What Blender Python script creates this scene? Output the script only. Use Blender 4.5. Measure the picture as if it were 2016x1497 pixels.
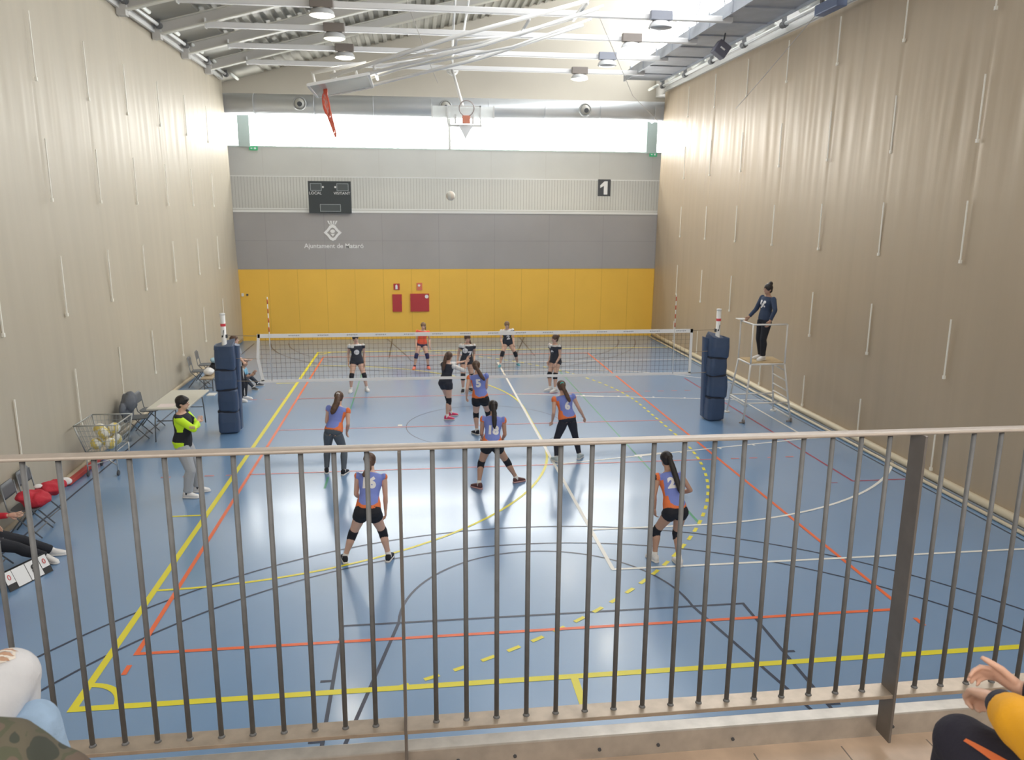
import bpy, bmesh, math, random
from mathutils import Vector, Matrix, noise
from mathutils.bvhtree import BVHTree
V = Vector
for o in list(bpy.data.objects): bpy.data.objects.remove(o, do_unlink=True)
S = bpy.context.scene; C = S.collection
random.seed(4)
PI = math.pi
# ------------------------------------------------------------------ camera
IW, IH = 2016, 1497
F_PX, YAW, PITCH, ROLL = 1530.85, 0.1235183, 0.2113540, 0.0064810
CAMLOC = V((-1.39335, -17.12526, 4.74255))
fw = V((math.sin(YAW)*math.cos(PITCH), math.cos(YAW)*math.cos(PITCH), -math.sin(PITCH)))
rt = V((math.cos(YAW), -math.sin(YAW), 0)); up = rt.cross(fw)
rt2 = rt*math.cos(ROLL)+up*math.sin(ROLL); up2 = -rt*math.sin(ROLL)+up*math.cos(ROLL)
cam = bpy.data.cameras.new('camera'); camo = bpy.data.objects.new('camera', cam); C.objects.link(camo)
m = Matrix((rt2, up2, -fw)).transposed().to_4x4(); m.translation = CAMLOC; camo.matrix_world = m
cam.sensor_fit = 'HORIZONTAL'; cam.sensor_width = 36; cam.lens = 36*F_PX/IW; cam.clip_start = .05
cam.dof.use_dof = True; cam.dof.focus_distance = 4.2; cam.dof.aperture_fstop = 5.6
S.camera = camo
# ------------------------------------------------------------------ world, exposure, big lights
w = bpy.data.worlds.new('world'); S.world = w; w.use_nodes = True
w.node_tree.nodes['Background'].inputs[0].default_value = (1, .90, .77, 1)
w.node_tree.nodes['Background'].inputs[1].default_value = .3
S.view_settings.view_transform = 'Standard'; S.view_settings.look = 'None'
S.view_settings.exposure = .45; S.view_settings.gamma = 1; S.view_settings.use_curve_mapping = False
# ------------------------------------------------------------------ materials
MATS = {}
def mat(name, col, rough=.6, metal=0, var=0, scale=8, bump=0, bscale=60, emit=None, es=0, alpha=1, spec=.5, stretch=None, trans=0, coat=0):
    if name in MATS: return MATS[name]
    mm = bpy.data.materials.new(name); mm.use_nodes = True; nt = mm.node_tree; b = nt.nodes['Principled BSDF']
    col = tuple(col)+(1,)
    b.inputs['Base Color'].default_value = col; b.inputs['Roughness'].default_value = rough
    b.inputs['Metallic'].default_value = metal; b.inputs['Specular IOR Level'].default_value = spec
    b.inputs['Alpha'].default_value = alpha; b.inputs['Transmission Weight'].default_value = trans
    b.inputs['Coat Weight'].default_value = coat
    tc = nt.nodes.new('ShaderNodeTexCoord'); mp = nt.nodes.new('ShaderNodeMapping')
    nt.links.new(tc.outputs['Object'], mp.inputs['Vector'])
    if stretch: mp.inputs['Scale'].default_value = stretch
    if var:
        n = nt.nodes.new('ShaderNodeTexNoise'); n.inputs['Scale'].default_value = scale; n.inputs['Detail'].default_value = 4
        r = nt.nodes.new('ShaderNodeValToRGB'); nt.links.new(mp.outputs[0], n.inputs['Vector'])
        r.color_ramp.elements[0].position = .3; r.color_ramp.elements[1].position = .7
        r.color_ramp.elements[0].color = tuple(max(0, c*(1-var)) for c in col[:3])+(1,)
        r.color_ramp.elements[1].color = tuple(min(1, c*(1+var)) for c in col[:3])+(1,)
        nt.links.new(n.outputs['Fac'], r.inputs[0]); nt.links.new(r.outputs[0], b.inputs['Base Color'])
    if bump:
        n2 = nt.nodes.new('ShaderNodeTexNoise'); n2.inputs['Scale'].default_value = bscale; n2.inputs['Detail'].default_value = 3
        bp = nt.nodes.new('ShaderNodeBump'); bp.inputs['Strength'].default_value = bump; bp.inputs['Distance'].default_value = .02
        nt.links.new(mp.outputs[0], n2.inputs['Vector']); nt.links.new(n2.outputs['Fac'], bp.inputs['Height']); nt.links.new(bp.outputs[0], b.inputs['Normal'])
    if emit:
        b.inputs['Emission Color'].default_value = tuple(emit)+(1,); b.inputs['Emission Strength'].default_value = es
    MATS[name] = mm; return mm
M_floor = mat('blue_sports_floor', (.165, .305, .52), .32, spec=1.0, var=.05, scale=.35, bump=.03, bscale=3)
_b = M_floor.node_tree.nodes['Principled BSDF']; _b.inputs['Coat Weight'].default_value = .6; _b.inputs['Coat Roughness'].default_value = .15
M_curt = mat('grey_curtain', (.49, .435, .34), .52, metal=.12, var=.04, scale=.5, bump=.06, bscale=2.2, stretch=(1, 6, .35), spec=.35)
M_curt_shade = mat('grey_curtain_warm_shade', (.47, .375, .265), .46, metal=.12, var=.04, scale=.5, bump=.06, bscale=2.2, stretch=(1, 6, .35), spec=.35)  # same grey fabric, with the right side's warmer, dimmer light put into the colour
M_white = mat('white_paint', (.80, .80, .78), .45)
M_offw = mat('off_white_metal', (.72, .71, .68), .4)
M_steel = mat('galvanised_rail', (.40, .385, .365), .38, metal=.75, var=.12, scale=30)
M_dsteel = mat('dark_steel_bar', (.15, .152, .155), .55, metal=.0, var=.1, scale=20)
M_black = mat('black_plastic', (.02, .02, .022), .5)
M_cloth_black = mat('black_cloth', (.016, .018, .026), .85, bump=.15)
M_white_cloth = mat('white_cloth', (.78, .77, .76), .85, bump=.1)
M_text = mat('white_print', (.85, .85, .85), .6)
M_dark = mat('dark_grey', (.07, .075, .085), .5)
M_grey = mat('mid_grey', (.30, .30, .31), .6)
# ------------------------------------------------------------------ mesh helpers
def frame(d):
    d = V(d).normalized(); a = V((0, 0, 1)) if abs(d.z) < .95 else V((1, 0, 0))
    x = d.cross(a).normalized(); return x, d.cross(x).normalized()
class MB:
    def __init__(s): s.bm = bmesh.new(); s.mi = 0
    def _f(s, vs):
        try: f = s.bm.faces.new(vs); f.material_index = s.mi; return f
        except ValueError: return None
    def box(s, lo, hi, rot=None, org=None):
        lo, hi = V(lo), V(hi); P = []
        for x in (lo.x, hi.x):
            for y in (lo.y, hi.y):
                for z in (lo.z, hi.z):
                    p = V((x, y, z))
                    if rot is not None: p = rot @ (p-V(org)) + V(org)
                    P.append(s.bm.verts.new(p))
        for q in ((0,1,3,2),(4,6,7,5),(0,4,5,1),(2,3,7,6),(0,2,6,4),(1,5,7,3)): s._f([P[i] for i in q])
        return s
    def bar(s, a, b, w, h, upv=(0, 0, 1)):
        a, b = V(a), V(b); d = (b-a).normalized(); u = V(upv); x = d.cross(u)
        if x.length < .01: x = d.cross(V((0, 1, 0)))
        x.normalize(); u = x.cross(d).normalized(); P = []
        for p in (a, b):
            for sx, sz in ((-1,-1),(1,-1),(1,1),(-1,1)): P.append(s.bm.verts.new(p+x*sx*w/2+u*sz*h/2))
        for q in ((0,1,2,3),(7,6,5,4),(0,4,5,1),(1,5,6,2),(2,6,7,3),(3,7,4,0)): s._f([P[i] for i in q])
        return s
    def loft(s, secs, n=14, cap=True, power=1):
        R = []
        for c, a, b in secs:
            ring = []
            for i in range(n):
                t = 2*PI*i/n; ct, st = math.cos(t), math.sin(t)
                if power != 1: ct = math.copysign(abs(ct)**power, ct); st = math.copysign(abs(st)**power, st)
                ring.append(s.bm.verts.new(V(c)+V(a)*ct+V(b)*st))
            R.append(ring)
        for k in range(len(R)-1):
            for i in range(n): s._f([R[k][i], R[k][(i+1) % n], R[k+1][(i+1) % n], R[k+1][i]])
        if cap: s._f(R[0][::-1]); s._f(R[-1])
        return s
    def tube(s, pts, r, n=10, cap=True):
        pts = [V(p) for p in pts]
        if not isinstance(r, (list, tuple)): r = [r]*len(pts)
        x, y = frame(pts[1]-pts[0]); secs = []
        for i, p in enumerate(pts):
            d = (pts[min(i+1, len(pts)-1)]-pts[max(i-1, 0)]).normalized()
            x = (x-d*x.dot(d)).normalized(); y = d.cross(x)
            secs.append((p, x*r[i], y*r[i]))
        return s.loft(secs, n, cap)
    def sph(s, c, r, n=12, ax=None):
        c = V(c); ax = ax or (V((1,0,0)), V((0,1,0)), V((0,0,1)))
        rr = r if isinstance(r, (tuple, list)) else (r, r, r)
        k = max(5, n//2); secs = []
        for i in range(k+1):
            t = PI*(i+.0)/k; t = min(max(t, .12), PI-.12)
            secs.append((c-ax[2]*rr[2]*math.cos(t), ax[0]*rr[0]*math.sin(t), ax[1]*rr[1]*math.sin(t)))
        return s.loft(secs, n)
    def prism(s, poly, a, b, axis='y'):
        def P(p, t):
            return V((p[0], t, p[1])) if axis == 'y' else V((t, p[0], p[1])) if axis == 'x' else V((p[0], p[1], t))
        A = [s.bm.verts.new(P(p, a)) for p in poly]; B = [s.bm.verts.new(P(p, b)) for p in poly]
        s._f(A); s._f(B[::-1]); n = len(poly)
        for i in range(n): s._f([A[i], B[i], B[(i+1) % n], A[(i+1) % n]])
        return s
    def torus(s, c, R, r, ax, n=28, k=8):
        c = V(c); x, y = frame(ax); z = V(ax).normalized(); rings = []
        for i in range(n):
            t = 2*PI*i/n; d = x*math.cos(t)+y*math.sin(t)
            rings.append([s.bm.verts.new(c+d*(R+r*math.cos(2*PI*j/k))+z*r*math.sin(2*PI*j/k)) for j in range(k)])
        for i in range(n):
            for j in range(k): s._f([rings[i][j], rings[(i+1) % n][j], rings[(i+1) % n][(j+1) % k], rings[i][(j+1) % k]])
        return s
    def strip(s, pts, w, z):
        pts = [V((p[0], p[1], 0)) for p in pts]; L = []
        for i, p in enumerate(pts):
            d = (pts[min(i+1, len(pts)-1)]-pts[max(i-1, 0)]).normalized(); nn = V((-d.y, d.x, 0))*w/2
            L.append((s.bm.verts.new(p+nn+V((0,0,z))), s.bm.verts.new(p-nn+V((0,0,z)))))
        for i in range(len(L)-1): s._f([L[i][0], L[i][1], L[i+1][1], L[i+1][0]])
        return s
    def mesh(s, name, off=None, smooth=False, fix=True):
        if off is not None: bmesh.ops.translate(s.bm, verts=s.bm.verts, vec=-V(off))
        if fix: bmesh.ops.recalc_face_normals(s.bm, faces=s.bm.faces)
        me = bpy.data.meshes.new(name); s.bm.to_mesh(me); s.bm.free()
        if smooth:
            for p in me.polygons: p.use_smooth = True
        return me
    def build(s, name, mt, parent=None, smooth=False, label=None, bevel=0, fix=True, loc=None):
        off = V((0,0,0))
        if loc is not None: off = V(loc)
        elif parent is not None: off = wloc(parent)
        me = s.mesh(name, off, smooth, fix)
        for q in (mt if isinstance(mt, (list, tuple)) else [mt]): me.materials.append(q)
        o = bpy.data.objects.new(name, me); C.objects.link(o)
        if parent is not None: o.parent = parent
        elif loc is not None: o.location = loc
        if label: o['label'] = label
        if bevel:
            b = o.modifiers.new('bevel', 'BEVEL'); b.width = bevel; b.segments = 2; b.limit_method = 'ANGLE'
        return o
def wloc(o):
    p = V((0,0,0))
    while o is not None: p = p+o.location; o = o.parent
    return p
def thing(name, label, cat, loc=(0,0,0), group=None):
    o = bpy.data.objects.new(name, None); C.objects.link(o); o.location = loc; o.empty_display_size = .2
    o['label'] = label; o['category'] = cat
    if group: o['group'] = group
    return o
def tag(o, label, cat, group=None):
    o['label'] = label; o['category'] = cat
    if group: o['group'] = group
    return o
def struct(o, label=None):
    o['kind'] = 'structure'
    if label: o['label'] = label
    return o
def remesh(mb, voxel, smooth=3):
    me = mb.mesh('tmp'); o = bpy.data.objects.new('tmp', me); C.objects.link(o)
    r = o.modifiers.new('r', 'REMESH'); r.mode = 'VOXEL'; r.voxel_size = voxel
    if smooth: q = o.modifiers.new('s', 'SMOOTH'); q.factor = .5; q.iterations = smooth
    dg = bpy.context.evaluated_depsgraph_get(); ne = bpy.data.meshes.new_from_object(o.evaluated_get(dg), depsgraph=dg)
    bpy.data.objects.remove(o, do_unlink=True)
    for p in ne.polygons: p.use_smooth = True
    ne.materials.clear()
    return ne
def text_mesh(txt, size, extrude=.002, off=.0, align='CENTER'):
    cu = bpy.data.curves.new('t', 'FONT'); cu.body = txt; cu.size = size; cu.extrude = extrude; cu.offset = off
    cu.align_x = align; cu.align_y = 'CENTER'; cu.resolution_u = 3
    o = bpy.data.objects.new('t', cu); C.objects.link(o)
    dg = bpy.context.evaluated_depsgraph_get(); me = bpy.data.meshes.new_from_object(o.evaluated_get(dg), depsgraph=dg)
    bpy.data.objects.remove(o, do_unlink=True); me.materials.clear(); return me
def put_text(name, txt, size, loc, parent, mt, rx=PI/2, rz=0, off=0, sx=1, label=None, ext=.002):
    me = text_mesh(txt, size, ext, off); me.transform(Matrix.Rotation(rz, 4, 'Z') @ Matrix.Rotation(rx, 4, 'X') @ Matrix.Diagonal((sx, 1, 1, 1)))
    me.transform(Matrix.Translation(V(loc)-(wloc(parent) if parent else V((0,0,0)))))
    me.materials.append(mt); o = bpy.data.objects.new(name, me); C.objects.link(o); o.parent = parent
    if label: o['label'] = label
    return o
def arc(cx, cy, r, a0, a1, n=40): return [(cx+r*math.cos(math.radians(a0+(a1-a0)*i/n)), cy+r*math.sin(math.radians(a0+(a1-a0)*i/n))) for i in range(n+1)]
# ================================================================== SETTING
YF = 12.7
floor = struct(MB().box((-14, -17, -.2), (14, 14, 0)).build('floor', M_floor), 'blue vinyl sports floor with lines of many courts')
def lines(name, col, items, z, lab, rough=.35):
    mb = MB()
    for i, (pts, wd) in enumerate(items): mb.strip(pts, wd, z+(i % 40)*.000012)
    o = mb.build(name, mat(name+'_paint', col, rough), floor, label=lab); return o
CX = .13
Yl = [([(-4.78, -9.95), (-4.78, 9.95)], .08), ([(-4.82, -9.95), (9.5, -9.95)], .085), ([(-4.82, 9.95), (9.5, 9.95)], .085),
      (arc(-4.78, -1.5, 6, -90, 0), .05), ([(1.22, -1.5), (1.22, 1.5)], .05), (arc(-4.78, 1.5, 6, 0, 90), .05),
      ([(-5.35, -4.95), (-4.8, -4.95)], .05), ([(-5.35, 4.95), (-4.8, 4.95)], .05), ([(.17, -9.98), (.17, -10.5)], .08),
      (arc(-4.78, -9.95, .4, 0, 90, 12), .07), (arc(-4.78, 9.95, .4, -90, 0, 12), .07)]
def dash(path, on=.17, off=.17, wd=.055):
    out = []; P = [V((p[0], p[1], 0)) for p in path]; acc = 0; cur = [P[0]]; draw = True; tgt = on
    for i in range(len(P)-1):
        a, b = P[i], P[i+1]; L = (b-a).length; s0 = 0
        while acc+L-s0 >= tgt:
            s0 += tgt-acc; p = a.lerp(b, s0/L); acc = 0
            if draw: cur.append(p); out.append((cur, wd))
            cur = [p]; draw = not draw; tgt = on if draw else off
        acc += L-s0
        if draw: cur.append(b)
    return out
d9 = [p for p in arc(-4.78, -1.5, 9, -70, 0, 80)]+[p for p in arc(-4.78, 1.5, 9, 0, 70, 80)]
lines('yellow_lines', (.80, .72, .04), Yl+dash(d9), .0030, 'yellow handball lines with corner arc, solid arc and dashed arc')
OR = [([(-4.5, -9), (-4.5, 9)], .055), ([(4.5, -9), (4.5, 9)], .055), ([(-4.53, -9), (4.53, -9)], .055), ([(-4.53, 9), (4.53, 9)], .055),
      ([(-4.5, -9.22), (-4.5, -9.40)], .055), ([(4.5, -9.22), (4.5, -9.40)], .055)]
lines('orange_lines', (.85, .16, .05), OR, .0036, 'orange volleyball court outline')
PK = [([(-4.5, y), (4.5, y)], .04) for y in (-3, 0, 3)]
for y in (-3, 3):
    for k in range(4):
        for sx in (-1, 1): PK.append(([(sx*(4.75+k*.38), y), (sx*(4.92+k*.38), y)], .04))
lines('red_attack_lines', (.72, .18, .16), PK, .0036, 'thin worn red attack and centre lines')
WH = [([(1.2, -7.55), (1.2, 7.55)], .055), ([(1.18, -7.55), (13, -7.55)], .05), ([(1.18, 7.55), (13, 7.55)], .05),
      ([(1.2, -6.18), (2.78, -6.18)]+arc(2.78, 0, 6.18, -90, 90, 60)+[(1.2, 6.18)], .05), ([(1.2, -3), (7, -1.8)], .05), ([(1.2, 3), (7, 1.8)], .05),
      ([(7, -1.8), (7, 1.8)], .05), (arc(7, 0, 1.8, -90, 90, 24), .05)]
for x, sg in ((3.0, 1), (3.9, 1), (4.8, 1), (5.6, 1)):
    yy = 3-(x-1.2)*1.2/5.8
    for s in (-1, 1): WH.append(([(x, s*yy), (x, s*(yy+.1))], .05))
WH.append(([(2.9, -2.63), (3.5, -2.51)], .11)); WH.append(([(2.9, 2.63), (3.5, 2.51)], .11))
lines('white_lines', (.86, .85, .80), WH, .0042, 'cream white basketball lines, baseline, key and three point arc')
BK = []
for s in (-1, 1):
    BK += [([(CX-2.45, s*8.65), (CX+2.45, s*8.65)], .04), ([(CX-2.45, s*8.63), (CX-2.45, s*14)], .04), ([(CX+2.45, s*8.63), (CX+2.45, s*14)], .04),
           ([(CX-1.8, s*8.65), (CX-2.9, s*13.9)], .04), ([(CX+1.8, s*8.65), (CX+2.9, s*13.9)], .04)]
    a = (0, 180) if s < 0 else (180, 360)
    BK += [(arc(CX, s*8.65, 1.8, *a), .035), (arc(CX, s*12.87, 6.28, a[0]+8, a[1]-8, 60), .035), (arc(CX, s*12.87, 6.9, a[0]+8, a[1]-8, 60), .035)]
    for yy in (9.75, 10.7, 11.6):
        for q in (-1, 1): BK.append(([(CX+q*2.45, s*yy), (CX+q*2.58, s*yy)], .04))
BK += [([(-7.22, -14), (-7.32, 12)], .035), ([(7.55, -14), (7.55, 12)], .035), (arc(CX, 0, 1.8, 0, 360, 60), .018)]
lines('black_lines', (.030, .045, .085), BK, .0021, 'black basketball lines, keys, circles and arcs')
lines('crimson_lines', (.38, .05, .10), [([(6.45, 4.6), (6.45, -4.5)], .045), ([(6.43, -4.5), (7.7, -4.5)], .045), ([(5.95, -4.55), (6.13, -4.55)], .03)], .0024, 'dark crimson lines near the right curtain')
lines('green_lines', (.07, .35, .20), [([(-3.05, -3.9), (-3.05, -3.3)], .04), ([(-3.05, 1.3), (-3.05, 6.1)], .03), ([(2.95, -6.1), (2.95, -4.9)], .045), ([(2.95, -4.9), (2.95, 6.1)], .03)], .0018, 'thin green badminton lines')
lines('white_spots', (.85, .84, .7), [([(-1.86, .15), (-1.76, .15)], .1)], .0039, 'small pale floor spot')
# --- back wall
M_yel = mat('yellow_panels', (.92, .55, .08), .42, var=.04, scale=.6)
M_gry = mat('grey_panels', (.385, .37, .365), .5, var=.05, scale=.6)
M_upw = mat('pale_upper_wall', (.57, .565, .53), .6, var=.03, scale=.8)
M_beige = mat('beige_wall_panels', (.47, .43, .36), .6, var=.04, scale=.6)
M_seam = mat('panel_seam', (.60, .35, .05), .8)
wall = MB().box((-9.5, YF, 0), (9.5, YF+.15, 2.66)).build('wall_back', M_yel); struct(wall, 'back wall, yellow panels below grey panels below a pale wall')
MB().box((-9.5, YF-.01, 2.66), (9.5, YF+.15, 4.76)).build('grey_band', M_gry, wall, label='grey panelled upper band')
g = MB()
for x in [-6.8+1.05*i for i in range(15)]: g.box((x-.004, YF-.004, 0), (x+.004, YF, 2.66))
g.build('panel_joint', M_seam, wall)
g = MB()
for x in [-6.8+2.1*i for i in range(8)]: g.box((x-.004, YF-.014, 2.66), (x+.004, YF-.01, 4.76))
g.box((-9, YF-.014, 3.7), (9, YF-.01, 3.708))
g.build('panel_joint', mat('grey_seam', (.27, .26, .26), .8), wall)
MB().box((-9.5, YF-.03, 4.72), (9.5, YF+1.5, 4.80)).build('trim_1', M_white)['kind'] = 'structure'
YU = 14.0
uw = MB()
uw.box((-9.5, YU, 4.7), (9.5, YU+.15, 7.14)).box((-9.5, YU, 8.30), (9.5, YU+.15, 14))
for x0, x1 in ((-7.83, -7.40), (-.05, .05), (7.73, 8.2)): uw.box((x0, YU, 7.14), (x1, YU+.15, 8.30))
uw.box((-9.5, YU, 7.14), (-8.9, YU+.15, 8.3)).box((9, YU, 7.14), (9.5, YU+.15, 8.3))
uwo = struct(uw.build('wall_back_upper', M_upw), 'pale upper back wall above the gallery')
g = MB()
for x in [-7.0+2.15*i for i in range(8)]: g.box((x-.006, YU-.004, 4.8), (x+.006, YU, 7.1)).box((x-.006, YU-.004, 8.75), (x+.006, YU, 14))
g.build('panel_joint', mat('soft_joint', (.52, .50, .46), .8), uwo)
MB().box((-9.5, YU-.012, 8.75), (9.5, YU-.006, 14)).build('upper_cladding', M_beige, uwo, label='beige cladding above the windows')
M_win = mat('bright_glazing', (.9, .95, .92), .3, emit=(1, 1, .985), es=11)
for i, (x0, x1) in enumerate(((-8.9, -7.83), (-7.40, -.05), (.05, 7.73), (8.2, 9.0))):
    wn = MB().box((x0, YU+.06, 7.14), (x1, YU+.09, 8.30)).build('window_%d' % (i+1), M_win); struct(wn, 'bright daylit strip window')
    f = MB().box((x0, YU-.02, 7.10), (x1, YU+.1, 7.15)).box((x0, YU-.02, 8.29), (x1, YU+.1, 8.33))
    f.build('window_frame', mat('pale_green_frame', (.62, .70, .66), .5), wn)
# columns between windows (pale green)
for i, x in enumerate((-7.615, 7.965)):
    struct(MB().box((x-.215, YU-.06, 7.1), (x+.215, YU, 8.33)).build('trim_%d' % (i+2), mat('column_paint', (.52, .62, .58), .5)))
# gallery railing
gr = thing('gallery_railing', 'long pale railing with thin vertical bars along gallery above grey band', 'railing', (0, YF, 4.8))
MB().box((-8.3, YF-.02, 5.98), (8.4, YF+.02, 6.01)).box((-8.3, YF-.02, 4.84), (8.4, YF+.02, 4.87)).build('rail', M_white, gr)
M_glb = mat('gallery_bar_paint', (.36, .35, .32), .5)
g = MB()
for i in range(150): x = -8.1+i*.108; g.box((x-.007, YF-.007, 4.86), (x+.007, YF+.007, 5.99))
o = g.build('baluster', M_glb, gr); o['kind'] = 'stuff'
# ---------- curtains
def curtain(side):
    mb = MB(); ys = [-9.0+.045*i for i in range(482)] ; nz = 64; zt = 9.2
    def X(y):
        if side > 0: return 7.93
        return -7.90+max(0, (3-y))*.035
    rows = []
    cols = []
    for y in ys:
        col = []
        k = (y-.15)/2.42; fr = abs(k-round(k))
        for j in range(nz+1):
            z = .02+(zt-.02)*j/nz
            A = .003+.014*math.exp(-((z-6.7)/1.35)**2)+.004*math.exp(-((z-9)/1.0)**2)
            wv = noise.noise(V((y*3.1, side*7, z*.22)))*1.2+noise.noise(V((y*7.3, side*3, z*.35)))*.55
            d = A*wv+.05*noise.noise(V((y*.25, side*9, z*.3)))-.02*math.exp(-(fr*2.42/.05)**2)*math.exp(-((z-6.5)/1.6)**2)
            d += .012*math.exp(-((z-5)/.03)**2)
            col.append(mb.bm.verts.new((X(y)-side*(d-.016*(z-4)), y, z)))
        cols.append(col)
    for i in range(len(cols)-1):
        for j in range(nz):
            f = mb.bm.faces.new((cols[i][j], cols[i+1][j], cols[i+1][j+1], cols[i][j+1])); f.smooth = True
    nm = 'right' if side > 0 else 'left'
    t = thing('divider_curtain', 'huge grey satin divider curtain hanging along the %s side of the court' % nm, 'curtain', (X(0), 2, 0), None)
    fab = mb.build('fabric', M_curt if side < 0 else M_curt_shade, t, fix=False)
    so = fab.modifiers.new('s', 'SOLIDIFY'); so.thickness = .012; so.offset = 0
    # straps in staggered rows
    if side > 0: bands = [(8.02, 9.0), (5.97, 7.02), (3.98, 5.0), (1.95, 2.98), (.25, .98)]
    else: bands = [(6.92, 8.0), (4.92, 5.95), (2.9, 3.95), (.85, 1.9)]
    for (z0, z1) in bands:
        for k in range(-3, 5):
            y = .15+2.42*k
            if side < 0 and (y < -5): continue
            xx = X(y)-side*(.05-.016*((z0+z1)/2-4))
            s = MB(); s.box((xx-.010, y-.011, z0), (xx+.010, y+.011, z1)); s.box((xx-.02, y-.022, z0-.03), (xx+.02, y+.022, z0+.03))
            s.build('strap', mat('cream_strap', (.88, .85, .76), .6), t)
    tb = MB()
    if side > 0:
        tb.tube([(X(-9)-.09, -9, .12), (X(12)-.09, 12.3, .12)], .07)
        tb.build('bottom_roller', mat('cream_tube', (.74, .66, .50), .45), t, smooth=True, label='cream bottom weight tube')
        MB().tube([(X(0)-.24, -9, .035), (X(0)-.24, 12.3, .035)], .03).build('weight_tube', mat('cream_tube', (.7, .6, .45), .5), t, smooth=True)
    else:
        tb.tube([(X(-9)+.07, -9, .07), (X(3)+.07, 3, .07), (X(12)+.07, 12.3, .07)], .05)
        tb.build('bottom_roller', mat('tan_tube', (.50, .42, .30), .5), t, smooth=True, label='tan bottom weight tube')
    # top gear
    hd = thing('curtain_winding_gear', 'pale winding shaft and hangers over the %s curtain' % nm, 'winding gear', (X(5), 2, 9.3))
    x0 = X(8)-side*.15
    MB().tube([(x0, -6, 9.36), (x0, 12.4, 9.36)], .045).build('winding_shaft', M_white, hd, smooth=True)
    MB().bar((x0+side*.16, -6, 9.27), (x0+side*.16, 12.4, 9.27), .06, .14).build('header_beam', M_offw, hd)
    for k in range(-2, 6):
        y = .15+2.42*k
        b = MB(); b.box((x0-.05, y-.03, 9.28), (x0+.05, y+.03, 9.62)).tube([(x0, y-.1, 9.36), (x0, y+.1, 9.36)], .085)
        b.build('hanger', M_dsteel, hd)
        MB().tube([(x0-side*.12, y+.25, 9.42), (x0-side*.12, y+1.35, 9.42)], .05).build('pulley_cover', mat('bright_cover', (.85, .86, .80), .35), hd, smooth=True)
    return t
curtain(-1); curtain(1)
# ---------- roof
def zr(x): return 9.42+.262*(x+8)
rf = MB(); n = 0
x = -9.0
prof = []
while x < 8.0:
    if x < -6.9: prof.append((x, 0)); x += .3
    else: prof += [(x, 0), (x+.12, 0), (x+.15, .07), (x+.27, .07)]; x += .30
pv = []
for (px, dz) in prof:
    pv.append((rf.bm.verts.new((px, -9, zr(px)+dz)), rf.bm.verts.new((px, 14, zr(px)+dz))))
for i in range(len(pv)-1): rf._f([pv[i][0], pv[i+1][0], pv[i+1][1], pv[i][1]])
ceil = rf.build('ceiling', mat('roof_deck', (.36, .345, .30), .5, metal=.2, var=.08, scale=1)); struct(ceil, 'sloping corrugated metal roof deck')
M_beam = mat('grey_beam_paint', (.55, .53, .50), .5)
for k, y in enumerate((-2.2, .25, 2.72, 5.2, 7.75, 10.3)):
    r = thing('roof_rafter', 'grey steel roof rafter, number %s from the back wall' % ('one two three four five six'.split()[5-k]), 'beam', (-7.6, y, 9.4), None)
    r['label'] = ['grey steel roof rafter nearest the spectators, above the frame', 'grey steel rafter second nearest the spectators', 'sloping grey rafter behind the nearest lamp row', 'sloping grey rafter meeting the tube with second lamp row', 'sloping grey rafter meeting the tube with third lamp row', 'sloping grey rafter nearest the back wall'][k]
    b = MB(); x0, x1 = -7.75, 7.6
    for (a, h, wd) in ((-.02, .03, .18), (-.30, .03, .18)):
        b.bar((x0, y, zr(x0)+a), (x1, y, zr(x1)+a), wd, h)
    b.build('flange', mat('pale_flange', (.66, .64, .56), .45), r)
    MB().bar((x0, y, zr(x0)-.16), (x1, y, zr(x1)-.16), .02, .27).build('web', M_beam, r)
    MB().box((-7.95, y-.1, 9.05), (-7.75, y+.1, zr(-7.8))).build('end_plate', M_beam, r)
    if k >= 2:
        t = thing('tie_tube', ['white steel tie tube carrying the nearest lamps', 'white steel tie tube carrying the second pair of lamps', 'white steel tie tube carrying the third pair of lamps', 'white steel tie tube nearest the back wall'][k-2], 'beam', (-6.6, y, 9.45))
        MB().box((-6.62, y-.07, 9.38), (6.5, y+.07, 9.52)).build('tube', mat('tie_paint', (.74, .73, .72), .4), t, bevel=.02)
        MB().box((-6.65, y-.09, 9.36), (-6.62, y+.09, 9.60)).build('end_cap', M_white, t)
eb = thing('eave_beam', 'grey eave beam running along the left curtain top', 'beam', (-8.0, 3, 9.5))
MB().bar((-8.1, -6, 9.62), (-8.1, 14, 9.62), .35, .12).bar((-7.95, -6, 9.8), (-7.95, 14, 9.8), .12, .12).build('beam', M_beam, eb)
# clerestory right
cl = MB().box((8.15, -9, 10.2), (8.17, 14, 14)).build('window_5', mat('clerestory_glazing', (.9, .93, .95), .3, emit=(.95, .98, 1), es=6.5))
sk = MB().box((0.3, -3.0, 10.55), (6.8, 6.6, 10.57), rot=Matrix.Rotation(-math.atan(.262), 3, 'Y'), org=(0, 0, 10.56)).build('window_6', mat('fill_glow_roof', (.9, .93, .95), .4, emit=(.97, .98, 1), es=1.35)); struct(sk, 'added unseen glowing fill panel under the roof over the court')  # added glowing panel out of view, brightens the court and back wall
sk.location.z = .80; struct(cl, 'bright clerestory glazing high on the right')
g = MB()
for k in range(-3, 6):
    y = 12.1-2.42*(5-k) if False else 12.1-2.42*(5-k)
    g.box((8.02, y-.04, 10.1), (8.12, y+.04, 14))
    g.bar((8.0, y, 10.2), (8.0, y-1.25, 14), .06, .06); 
    g.bar((8.0, y-1.21, 10.1), (8.0, y-1.21, 14), .03, .03)
g.build('mullion', mat('mullion_grey', (.34, .34, .36), .5), cl)
struct(MB().box((8.05, -9, 9.2), (9.3, 14, 10.2)).build('trim_4', M_beam))
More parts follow.
